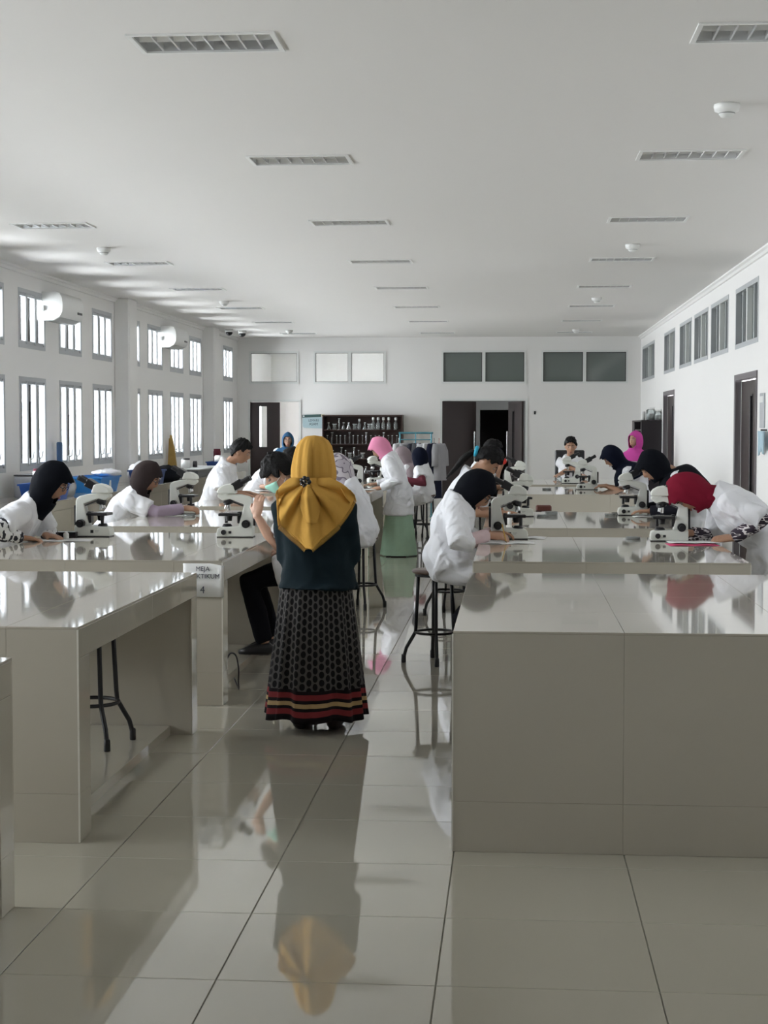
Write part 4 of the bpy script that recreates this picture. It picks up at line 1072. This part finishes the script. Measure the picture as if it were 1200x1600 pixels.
# small lab ware on the benches
def dish(label, x, y, r=.045, h=.015, z=BH, m=LAB, name='petri_dish'):
    e = on(name, label, 'petri dish', (x, y, z), 0, 'petri dishes')
    MB().lathe([(0,.001),(r,.001),(r,h),(r-.002,h),(r-.002,.003),(0,.003)], 24, cap=False).build('dish', m, e, True)
    MB().lathe([(r+.002,.004),(r+.002,h+.002),(0,h+.002)], 24, cap=False).build('lid', m, e, True); return e
REDL = mat('red_lid', (.55,.03,.02), .4)
dish('petri dish beside the ponytail girl microscope', .25, 12.9, .05); dish('stacked petri dish by the brown case', .32, 13.1, .05, .03)
dish('petri dish in front of the pink folder microscope', .78, 10.35, .045); dish('petri dish by the caped headscarf microscope', .80, 13.1, .045); dish('petri dish on the far bench near its front edge', .40, 18.5, .05)
dish('petri dish under the reaching hand', -2.60, 12.75, .045)
def bottle(label, x, y, z, r=.022, h=.07, m=PLASW, cap=PLASW, group='small bottles', name='small_bottle', handle=False):
    e = on(name, label, 'bottle', (x, y, z), 0, group)
    MB().lathe([(0,0),(r*.95,0),(r,.005),(r,h*.68),(r*.8,h*.78),(r*.42,h*.86),(r*.42,h*.9)], 18, cap=False).build('bottle_body', m, e, True)
    MB().lathe([(r*.5,h*.87),(r*.52,h*1.0),(r*.3,h*1.02),(0,h*1.02)], 14, cap=False).build('cap', cap, e, True); return e
bottle('tiny white bottle by the black-and-white sleeved student hand', -2.87, 10.12, BH, .018, .045)
bottle('white dropper bottle between the writing student and ponytail girl', -.02, 11.9, BH, .02, .09)
bottle('clear beaker bottle in front of the seated boy', .62, 21.2, BH, .035, .08, LAB, LAB); bottle('second clear beaker bottle by the seated boy', .72, 21.3, BH, .03, .07, LAB, LAB)
e = on('slide_box', 'small dark slide box beside the black-and-white sleeved student', 'slide box', (-2.93, 10.28, BH)); MB().cbox(-.09,.09,-.05,.05,0,.025,.003).build('box_body', BLACK, e); MB().cbox(-.092,.092,-.052,.052,.025,.034,.003).build('lid', BLACK, e)
e = on('pencil', 'pencil in the writing student hand', 'pencil', (-.05, 9.94, .85)); MB().tube([(-.01,.01,.055),(.015,-.004,-.05)], .0035, 6).build('shaft', mat('pencil_yellow', (.5,.3,.05), .5), e); MB().tube([(.015,-.004,-.05),(.0175,-.0053,-.061)], [.0035,.0006], 6).build('tip', BLACK, e)
e = on('red_round_lid', 'red round lid held up by the dark-haired girl', 'lid', (-.095, 18.0, 1.125)); MB().tube([(0,-.012,0),(0,.012,0)], [.036,.036], 22).build('disc', REDL, e); MB().tube([(0,-.017,0),(0,-.012,0)], [.026,.030], 22).build('raised_rim', REDL, e)
# brown case on a stool behind the second corridor-side bench pair
stool(.285, 14.45, 'stool carrying the brown case behind a bench', .3)
e = on('brown_case', 'red-brown case standing on a stool behind the bench', 'case', (.285, 14.45, .602)); CB = mat('brown_leather', (.10,.028,.02), .45, var=.2, vscale=12)
MB().cbox(-.07,.07,-.06,.06,0,.205,.012).build('case_body', CB, e); MB().cbox(-.072,.072,-.062,.062,.15,.158,.002).build('seam_band', BLACK, e); MB().cbox(-.02,.02,-.066,-.058,.12,.15,.002).build('clasp', CHROME, e)
# cable by the sign bench
cp = [V(p_) for p_ in ((-1.565,8.64,.22),(-1.545,8.68,.26),(-1.525,8.74,.24),(-1.52,8.80,.16),(-1.53,8.85,.08),(-1.54,8.92,.03),(-1.56,9.02,.012),(-1.60,9.12,.052))]
cs = []
for a_, b_, c_, d_ in zip([cp[0]]+cp, cp, cp[1:], cp[2:]+[cp[-1]]):
    for k in range(5): t = k/5; cs.append(.5*((2*b_) + (c_-a_)*t + (2*a_-5*b_+4*c_-d_)*t*t + (3*b_-a_-3*c_+d_)*t**3))
cs.append(cp[-1])
tag(MB().tube(cs, .005, 7).build('power_cable', BLKM, None, True), 'black power cable drooping from the sign bench to the floor', 'cable')

# hair tie
tag_parent = [o_ for o_ in bpy.data.objects if o_.get('label', '').startswith('girl with long ponytail')][0]
TURQ = mat('turquoise_cloth', (.03,.42,.62), .7)
st_ = MB(); hx = V((-.285, 12.80, 1.315))
for k in range(10):
    a = 2*PI*k/10; st_.ball(hx + V((.012*math.sin(a)*.6, .03*math.cos(a), .03*math.sin(a))), .018, 8, 6)
finish(st_, 'hair_tie', TURQ, tag_parent, tag_parent.location.copy(), .008, 1)

# ------------------------------------------------------------------ things on the wall counter
def basin(label, x, y, w_, d_, h_, m, z=BH, handle=True, rz=0):
    e = on('plastic_basin', label, 'basin', (x, y, z), rz, 'blue plastic basins on the wall counter')
    a = MB(); t = .006
    lo = [(-w_*.42,-d_*.44),(w_*.42,-d_*.44),(w_*.42,d_*.44),(-w_*.42,d_*.44)]; hi = [(-w_/2,-d_/2),(w_/2,-d_/2),(w_/2,d_/2),(-w_/2,d_/2)]
    vs = [(x_,y_,0) for x_,y_ in lo] + [(x_,y_,h_) for x_,y_ in hi] + [(x_*.95,y_*.95,h_) for x_,y_ in hi] + [(x_*.93,y_*.93,t) for x_,y_ in lo]
    fs_ = [(3,2,1,0),(12,13,14,15)]
    for k in range(3):
        for i in range(4): fs_.append((4*k+i, 4*k+(i+1) % 4, 4*(k+1)+(i+1) % 4, 4*(k+1)+i))
    a.add(vs, fs_).build('tub', m, e)
    r = MB(); hw, hd = w_/2, d_/2
    r.box(-hw-.012,hw+.012,-hd-.012,-hd+.004,h_-.014,h_+.004); r.box(-hw-.012,hw+.012,hd-.004,hd+.012,h_-.014,h_+.004); r.box(-hw-.012,-hw+.004,-hd,hd,h_-.014,h_+.004); r.box(hw-.004,hw+.012,-hd,hd,h_-.014,h_+.004); r.build('rim', m, e)
    if handle:
        MB().box(hw*.86-.0, hw*.97, -.03, .03, h_*.3, h_*.75).build('tag_label', PAPER, e)
    return e
basin('bright blue plastic basin on the wall counter behind the brown headscarf', -4.66, 17.55, .40, .85, .17, BLUE)
basin('mid blue tub on the wall counter at the picture edge', -4.62, 15.55, .36, .55, .16, mat('mid_blue_plastic', (.02,.10,.42), .4), handle=False)
basin('navy blue tub under the first pilaster', -4.66, 20.2, .36, .55, .17, NAVYP)
basin('navy blue crate at the end of the wall counter', -4.64, 25.4, .36, .8, .17, NAVYP)
def rag(label, x, y, z, s, m, name='cloth_heap', cat='cloth'):
    g = MB(); g.ball((0,0,s[2]*.4), (s[0],s[1],s[2]*.62), 24, 14)
    o = g.build(name, m, None, True)
    for v in o.data.vertices:
        v.co += V(v.co.normalized()) * .035 * noise.noise(v.co*14 + V((x, y, 0))); v.co.z = max(0, v.co.z)
    o.location = (x, y, z); return tag(o, label, cat)
rag('white cloth draped on the bright blue basin', -4.55, 17.75, BH+.175, (.16,.30,.07), COATM)
rag('crumpled clear plastic bag behind the black headscarf', -4.70, 16.4, BH, (.15,.22,.20), glassmat('plastic_film', (.9,.92,.93), 1.4, .15, .45, (.9,.9,.92)), 'plastic_bag', 'bag')
rag('black bag on the wall counter behind the bench microscope', -4.62, 21.1, BH, (.18,.45,.20), H_BLACK, 'black_bag', 'bag')
rag('white towel on the wall counter beside the black bag', -4.85, 20.6, BH, (.14,.4,.26), COATM, 'towel', 'towel')
def jar(label, x, y, z, r, h, m, cm, name='plastic_jar'):
    e = on(name, label, 'jar', (x, y, z), 0, 'jars on the wall counter')
    MB().lathe([(0,0),(r,0),(r,h*.8),(r*.85,h*.86)], 18, cap=True).build('jar_body', m, e, True); MB().lathe([(r*.9,h*.84),(r*.9,h),(0,h)], 18, cap=False).build('lid', cm, e, True)
jar('white jar with dark lid at the picture edge on the wall counter', -4.72, 15.65, BH+.165, .05, .14, PLASW, S_MAROON)
jar('plain white jar on the wall counter next to the black headscarf', -4.70, 16.0, BH, .055, .24, PLASW, PLASW)
jar('black-banded white jar on the wall counter by the second bay', -4.80, 23.3, BH+.12, .07, .14, PLASW, BLACK)
jar('small black jar on the wall counter by the second bay', -4.75, 23.75, BH+.12, .035, .09, BLACK, BLACK)
jar('maroon flask on the end crate', -4.72, 25.4, BH+.17, .06, .20, S_MAROON, S_MAROON); jar('white pot on the end crate', -4.62, 25.1, BH+.17, .09, .10, PLASW, PLASW); jar('white canister on the end crate by the pilaster', -4.75, 25.75, BH+.17, .05, .13, PLASW, PLASW)
e = on('steel_sink_tray', 'long dark grey sink tray on the wall counter', 'tray', (-4.66, 23.6, BH+.001)); MB().cbox(-.2,.2,-1.1,1.1,0,.10,.01).build('tray_body', mat('dark_grey_plastic', (.07,.08,.09), .4), e); MB().cbox(-.22,.22,-1.12,1.12,.10,.118,.004).build('tray_rim', PLASG, e)
e = on('grey_power_box', 'grey instrument box at the picture edge on the wall counter', 'instrument', (-4.9, 16.3, BH)); MB().cbox(-.15,.15,-.4,.4,0,.22,.01).build('case_body', PLASG, e); MB().cbox(-.15,.15,-.4,.4,.22,.235,.004).build('lid', BLACK, e)
e = on('folded_wooden_board', 'tall mustard wooden board leaning between second bay windows', 'board', (-5.12, 23.78, BH)); 
MB().prism([(-.03,0),(.10,0),(.055,.38),(.01,.60),(-.01,.60)], -.03, .03).build('board', mat('mustard_wood', (.42,.27,.07), .6, var=.3, vscale=9), e); MB().prism([(-.06,.0),(-.025,.0),(-.01,.55),(-.03,.55)], -.01, .05).build('support', mat('mustard_wood', (.5,.3,.05)), e)
e = on('blue_scrubber', 'blue squeegee propped on the wall between first bay windows', 'squeegee', (-5.12, 17.80, BH+.15)); MB().cbox(-.02,.03,-.04,.04,0,.40,.01).build('blade', mat('steel_blue', (.05,.12,.24), .5), e); MB().tube([(0,0,-.12),(0,0,.1)], .015, 8).build('handle', PLASG, e)

# ------------------------------------------------------------------ glassware shelf on the end wall
BK = mat('bookcase_wood', (.045,.020,.017), .4, var=.2, vscale=4)
e = on('glassware_bookcase', 'dark brown open bookcase full of glassware against the end wall', 'bookcase', (-2.78, 29.85, 0)); W2 = .738
for s in (-1, 1): MB().box(s*W2-.012, s*W2+.012, -.17, .17, 0, 1.71).build('side_panel', BK, e)
MB().box(-W2-.012, W2+.012, -.18, .18, 1.71, 1.735).build('top_panel', BK, e); MB().box(-W2, W2, .16, .175, 0, 1.71).build('back_panel', BK, e)
SZ = [.06, .36, .64, .92, 1.19, 1.46]
for z in SZ: MB().box(-W2+.012, W2-.012, -.165, .16, z-.02, z).build('shelf_board', BK, e)
def ware(kind):
    e = on({'flask': 'conical_flask', 'cyl': 'measuring_cylinder', 'beak': 'glass_beaker', 'bot': 'reagent_bottle', 'tube': 'test_tube'}[kind], 'x', 'glassware')
    P = {'flask': [(0,0),(.042,0),(.046,.006),(.038,.04),(.014,.095),(.013,.125),(.017,.13)], 'cyl': [(0,0),(.036,0),(.036,.006),(.016,.012),(.015,.20),(.018,.205)], 'beak': [(0,0),(.038,0),(.04,.006),(.04,.10),(.043,.105)],
         'bot': [(0,0),(.034,0),(.036,.005),(.036,.10),(.014,.125),(.014,.16)], 'tube': [(0,0),(.008,.003),(.010,.01),(.010,.15),(.012,.152)]}[kind]
    MB().lathe(P, 14, cap=False).build('glass_body', LAB, e, True)
    if kind == 'bot': MB().lathe([(.018,.155),(.02,.165),(.02,.195),(.01,.20),(0,.20)], 12, cap=False).build('stopper', PLASW, e, True)
    if kind == 'flask': MB().lathe([(.015,.122),(.019,.124),(.019,.132),(.015,.134)], 12, cap=False).build('lip', PLASW, e, True)
    if kind == 'cyl': MB().lathe([(.017,.198),(.021,.200),(.021,.207),(.017,.208)], 12, cap=False).build('lip', PLASW, e, True)
    if kind == 'beak': MB().lathe([(.040,.100),(.045,.103),(.045,.107),(.041,.108)], 12, cap=False).build('lip', PLASW, e, True)
    if kind == 'tube': MB().lathe([(.010,.148),(.014,.149),(.014,.156),(.010,.157)], 10, cap=False).build('lip', PLASW, e, True)
    return e
KL = {'flask': 'clear conical flask', 'cyl': 'tall glass measuring cylinder', 'beak': 'glass beaker', 'bot': 'reagent bottle with white stopper', 'tube': 'thin glass tube'}
SHN = {5: 'top', 4: 'second', 3: 'third', 2: 'fourth'}
proto = {}
cnt = {}
NUM = ('first', 'second', 'third', 'fourth', 'fifth', 'sixth', 'seventh', 'eighth', 'ninth', 'tenth', 'eleventh', 'twelfth', 'thirteenth', 'fourteenth')
def put(kind, x, k, y=29.75, s=1):
    i_ = cnt[(kind, k)] = cnt.get((kind, k), -1) + 1
    lab = '%s %s from the sign side, %s shelf of the bookcase' % (NUM[i_], KL[kind], SHN[k]); grp = '%s glassware on the %s shelf' % (kind, SHN[k])
    grp = {'flask': 'conical flasks', 'cyl': 'measuring cylinders', 'beak': 'beakers', 'bot': 'reagent bottles', 'tube': 'glass tubes'}[kind] + ' on the %s shelf' % SHN[k]
    if kind not in proto: o = proto[kind] = ware(kind); o.location = (-2.78+x, y, SZ[k]); o['label'] = lab; o['group'] = grp
    else: o = dup(proto[kind], (-2.78+x, y, SZ[k]), 0, lab, group=grp)
    o.scale = (s, s, s)
for i, x in enumerate((-.64,-.53,-.44,-.36,-.26,-.15,-.06,.04,.13)): put(('flask','beak','cyl','flask','flask','beak','bot','flask','beak')[i], x, 5, 29.75 + .03*(i % 2))
for i, x in enumerate((.20,.29,.39,.49,.62)): put('bot', x, 5, 29.74, 1.15)
for i in range(17): put(('tube','cyl','tube','tube')[i % 4], -.66 + .081*i, 4, 29.74 + .05*(i % 3), 1.05)
for i in range(9): put(('cyl','tube','beak')[i % 3], -.64 + .08*i, 3, 29.75 + .04*(i % 2))
for i in range(5): put(('beak','flask')[i % 2], -.3 + .12*i, 2, 29.75)
# hanging sign next to it
SB = mat('sign_pale_blue', (.42,.56,.60), .4); SG = mat('sign_dark_green', (.05,.10,.10), .4)
e = on('hanging_wall_sign', 'pale blue wall sign with dark green header beside the bookcase', 'sign', (-3.735, 30.03, 1.62))
MB().prism([(-.205,-.10),(-.185,-.125),(.215,-.14),(.215,.075),(-.205,.065)], -.012, 0).build('panel', SB, e); MB().prism([(-.215,.065),(.145,.078),(.145,.13),(-.215,.118)], -.016, 0).build('header', SG, e)
MB().prism([(.145,.085),(.205,.088),(.205,.128),(.145,.125)], -.014, 0).build('emblem_plate', mat('sign_cream', (.62,.58,.40), .5), e)
MB().tube([(.175,-.016,.107),(.175,-.0135,.107)], .012, 12).build('emblem', SG, e)
MB().tube([(-.185,-.018,.093),(-.185,-.0155,.093)], .014, 12).build('emblem', PAPER, e)
for b_, s_, z_ in (('LEMARI', .060, .012), ('ASAM', .066, -.058)): text(b_, s_, INK, e, Matrix.Translation((.0, -.0135, z_)) @ RXM)

# ------------------------------------------------------------------ garment rack
RK = mat('rack_turquoise', (.08,.26,.32), .4, metal=.3)
e = on('garment_rack', 'turquoise steel garment rack in front of the double door', 'garment rack', (-1.50, 26.6, 0))
for x in (-.36, .16): MB().tube([(x,0,.02),(x,0,1.41)], .013, 8).build('post', RK, e)
MB().tube([(-.38,0,1.41),(.19,0,1.41)], .016, 8).build('top_bar', RK, e); MB().tube([(-.36,0,1.30),(.16,0,1.30)], .010, 8).build('hanging_bar', RK, e)
MB().tube([(-.10,0,1.41),(-.10,0,.3)], .010, 8).build('middle_post', RK, e)
for x in (-.36, .16): MB().tube([(x,-.28,.03),(x,.28,.03)], .014, 8).build('foot_rail', RK, e)
def hanging_coat(label, x, y, rz, m, L_=.72, wd=.40, slv=.34, hm=PLASW):
    e = on('hanging_coat', label, 'coat', (x, y, 1.30), rz, 'coats on the garment rack')
    g = MB(); n = 28; rows = [(-.055,.06,.03),(-.075,.30,.05),(-.11,.40,.07),(-.2,.40,.085),(-.38,.38,.09),(-.56,.40,.10),(-.055-L_,.44,.11)]; o_ = 0
    for i, (z, w_, d_) in enumerate(rows):
        for j in range(n):
            q = 2*PI*j/n; k = 1 + (.14*math.sin(5*q+i*.4) if i > 2 else 0); g.v.append(V((w_/.4*wd/2*math.cos(q), d_*k*math.sin(q), z)))
    for i in range(len(rows)-1):
        for j in range(n): g.f.append((i*n+j, i*n+(j+1) % n, (i+1)*n+(j+1) % n, (i+1)*n+j))
    g.build('coat_body', m, e, True)
    for s in (-1, 1): MB().tube([(s*wd*.40,0,-.10),(s*wd*.56,-.01,-.2),(s*wd*.62,-.02,-.10-slv)], [(.05,.07),(.06,.08),(.055,.075)], 12, ref=(0,1,0)).build('sleeve', m, e, True)
    h = MB(); h.tube([(-.17,0,-.11),(-.03,0,-.062),(0,0,-.055),(.03,0,-.062),(.17,0,-.11)], .008, 8); h.tube([(0,0,-.055),(0,0,-.01),(.012,0,.012),(0,0,.022),(-.012,0,.012)], .003, 6); h.build('hanger', hm, e, True)
GREYC = cloth('coat_grey', (.34,.34,.36)); DARKC = cloth('coat_charcoal', (.03,.032,.045)); LIGHTC = cloth('coat_light_grey', (.50,.51,.52))
for lab, x, rz, m, L_, hm in (('light grey coat at the window end of the rack', -1.88, 1.35, LIGHTC, .75, PLASW), ('grey coat second on the rack, shoulder puffed out', -1.76, 1.25, GREYC, .7, PLASW), ('striped charcoal coat hung beside the middle post', -1.63, 1.3, DARKC, .8, PLASW),
        ('dark grey coat hanging in the middle of the rack', -1.55, 1.2, cloth('coat_slate', (.12,.125,.14)), .85, PLASW), ('white lab coat with a wide short sleeve on the rack', -1.43, .95, COATM, .86, PLASW), ('white long coat behind the wide sleeve on the rack', -1.36, 1.15, LIGHTC, .9, PLASW),
        ('navy long coat on the rack', -1.29, 1.2, cloth('coat_navy', (.014,.016,.035)), .92, BLACK), ('pale grey coat last on the rack by the door, red hanger', -1.21, 1.25, GREYC, .62, REDL)):
    hanging_coat(lab, x, 26.6, rz, m, L_, hm=hm)

# ------------------------------------------------------------------ dark cabinet with jars, boy's chair
CBM = mat('cabinet_black_brown', (.022,.018,.022), .4)
e = on('tall_dark_cabinet', 'tall black-brown cabinet against the corridor wall', 'cabinet', (2.21, 26.5, 0))
MB().cbox(-.165,.16,-.75,-.70,0,1.61,.004).build('end_panel', CBM, e); MB().cbox(-.165,.16,.70,1.15,0,1.61,.004).build('end_panel', CBM, e); MB().box(.13,.16,-.70,.70,0,1.61).build('back_panel', CBM, e); MB().cbox(-.165,.16,-.76,1.16,1.595,1.62,.004).build('top_panel', CBM, e)
for z in (.1, .75, 1.25, 1.45): MB().box(-.15,.13,-.70,.70,z,z+.02).build('shelf_board', CBM, e)
for y0 in (-.69, .01): 
    dr_ = MB().box(-.165,-.150,y0,y0+.68,.12,1.24).build('cabinet_door', CBM, e); MB().tube([(-.175,y0+.62,.6),(-.175,y0+.62,.75)], .008, 8).build('handle', CHROME, dr_)
for lab, dx, dy, r, h in (('biggest glass jar on the dark cabinet', .0, -.62, .075, .20), ('shorter glass jar on the dark cabinet by the doorway', .11, -.66, .06, .16), ('slim white jar on the dark cabinet front corner', -.12, -.60, .035, .14)):
    j_ = on('glass_storage_jar', lab, 'jar', (2.21+dx, 26.5+dy, 1.62), 0, 'glass jars on the cabinet')
    MB().lathe([(0,0),(r,0),(r,h*.78),(r*.75,h*.86)], 20, cap=False).build('jar_body', LAB if r > .04 else PLASW, j_, True); MB().lathe([(r*.8,h*.86),(r*.82,h),(0,h)], 20, cap=False).build('lid', PLASW, j_, True); MB().lathe([(0,.005),(r*.9,.005),(r*.9,h*.5),(0,h*.5)], 18, cap=False).build('contents', PAPER, j_, True)
e = on('black_chair', 'black chair behind the seated boy in white', 'chair', (.82, 22.78, 0)); 
MB().cbox(-.21,.21,-.2,.2,.44,.50,.02).build('seat', BLACK, e); MB().cbox(-.21,.21,.20,.235,.72,1.18,.02).build('backrest', BLACK, e)
for sx in (-1, 1):
    MB().tube([(sx*.19,-.18,0),(sx*.19,-.18,.45)], .012, 8).build('leg', BLKM, e); MB().tube([(sx*.19,.19,0),(sx*.19,.2,.6),(sx*.19,.23,.9)], .012, 8).build('leg', BLKM, e)
# antenna-like thin rod on the end wall and socket
tag(MB().box(.02,.05,-.01,0,-.03,.03).build('wall_socket', BLACK, None, False, None), 'tiny black socket on the end wall above the seated boy', 'socket').location = (.385, YF, 1.775)
e = on('wall_conduit_panel', 'narrow grey wall panel beside the corridor door', 'wall panel', (XR, 15.33, 1.5)); MB().cbox(-.018,0,0,.24,.0,.33,.004).build('plate', ALU, e); MB().cbox(-.022,-.018,.03,.21,.24,.30,.001).build('cover', WFR, e)
PB = cloth('pale_blue_cloth', (.42,.56,.64))
e = on('hanging_cloth', 'pale blue cloth hanging on the corridor wall at the picture edge', 'cloth', (XR-.03, 15.1, 1.28)); g = MB()
for i in range(13):
    for z in range(6): g.v.append(V((-.02 - .02*math.sin(i*1.6)*(1-z*.1), -.05+.33*i/12, .19 - .035*z - .05*abs(i-5)/6*(z/5) )))
for i in range(12):
    for z in range(5): k = i*6+z; g.f.append((k, k+1, k+7, k+6))
o = g.build('cloth', PB, e, True); sd = o.modifiers.new('s', 'SOLIDIFY'); sd.thickness = .006
MB().tube([(.03,.11,.2),(-.03,.11,.2)], .008, 8).build('hook', BLACK, e)
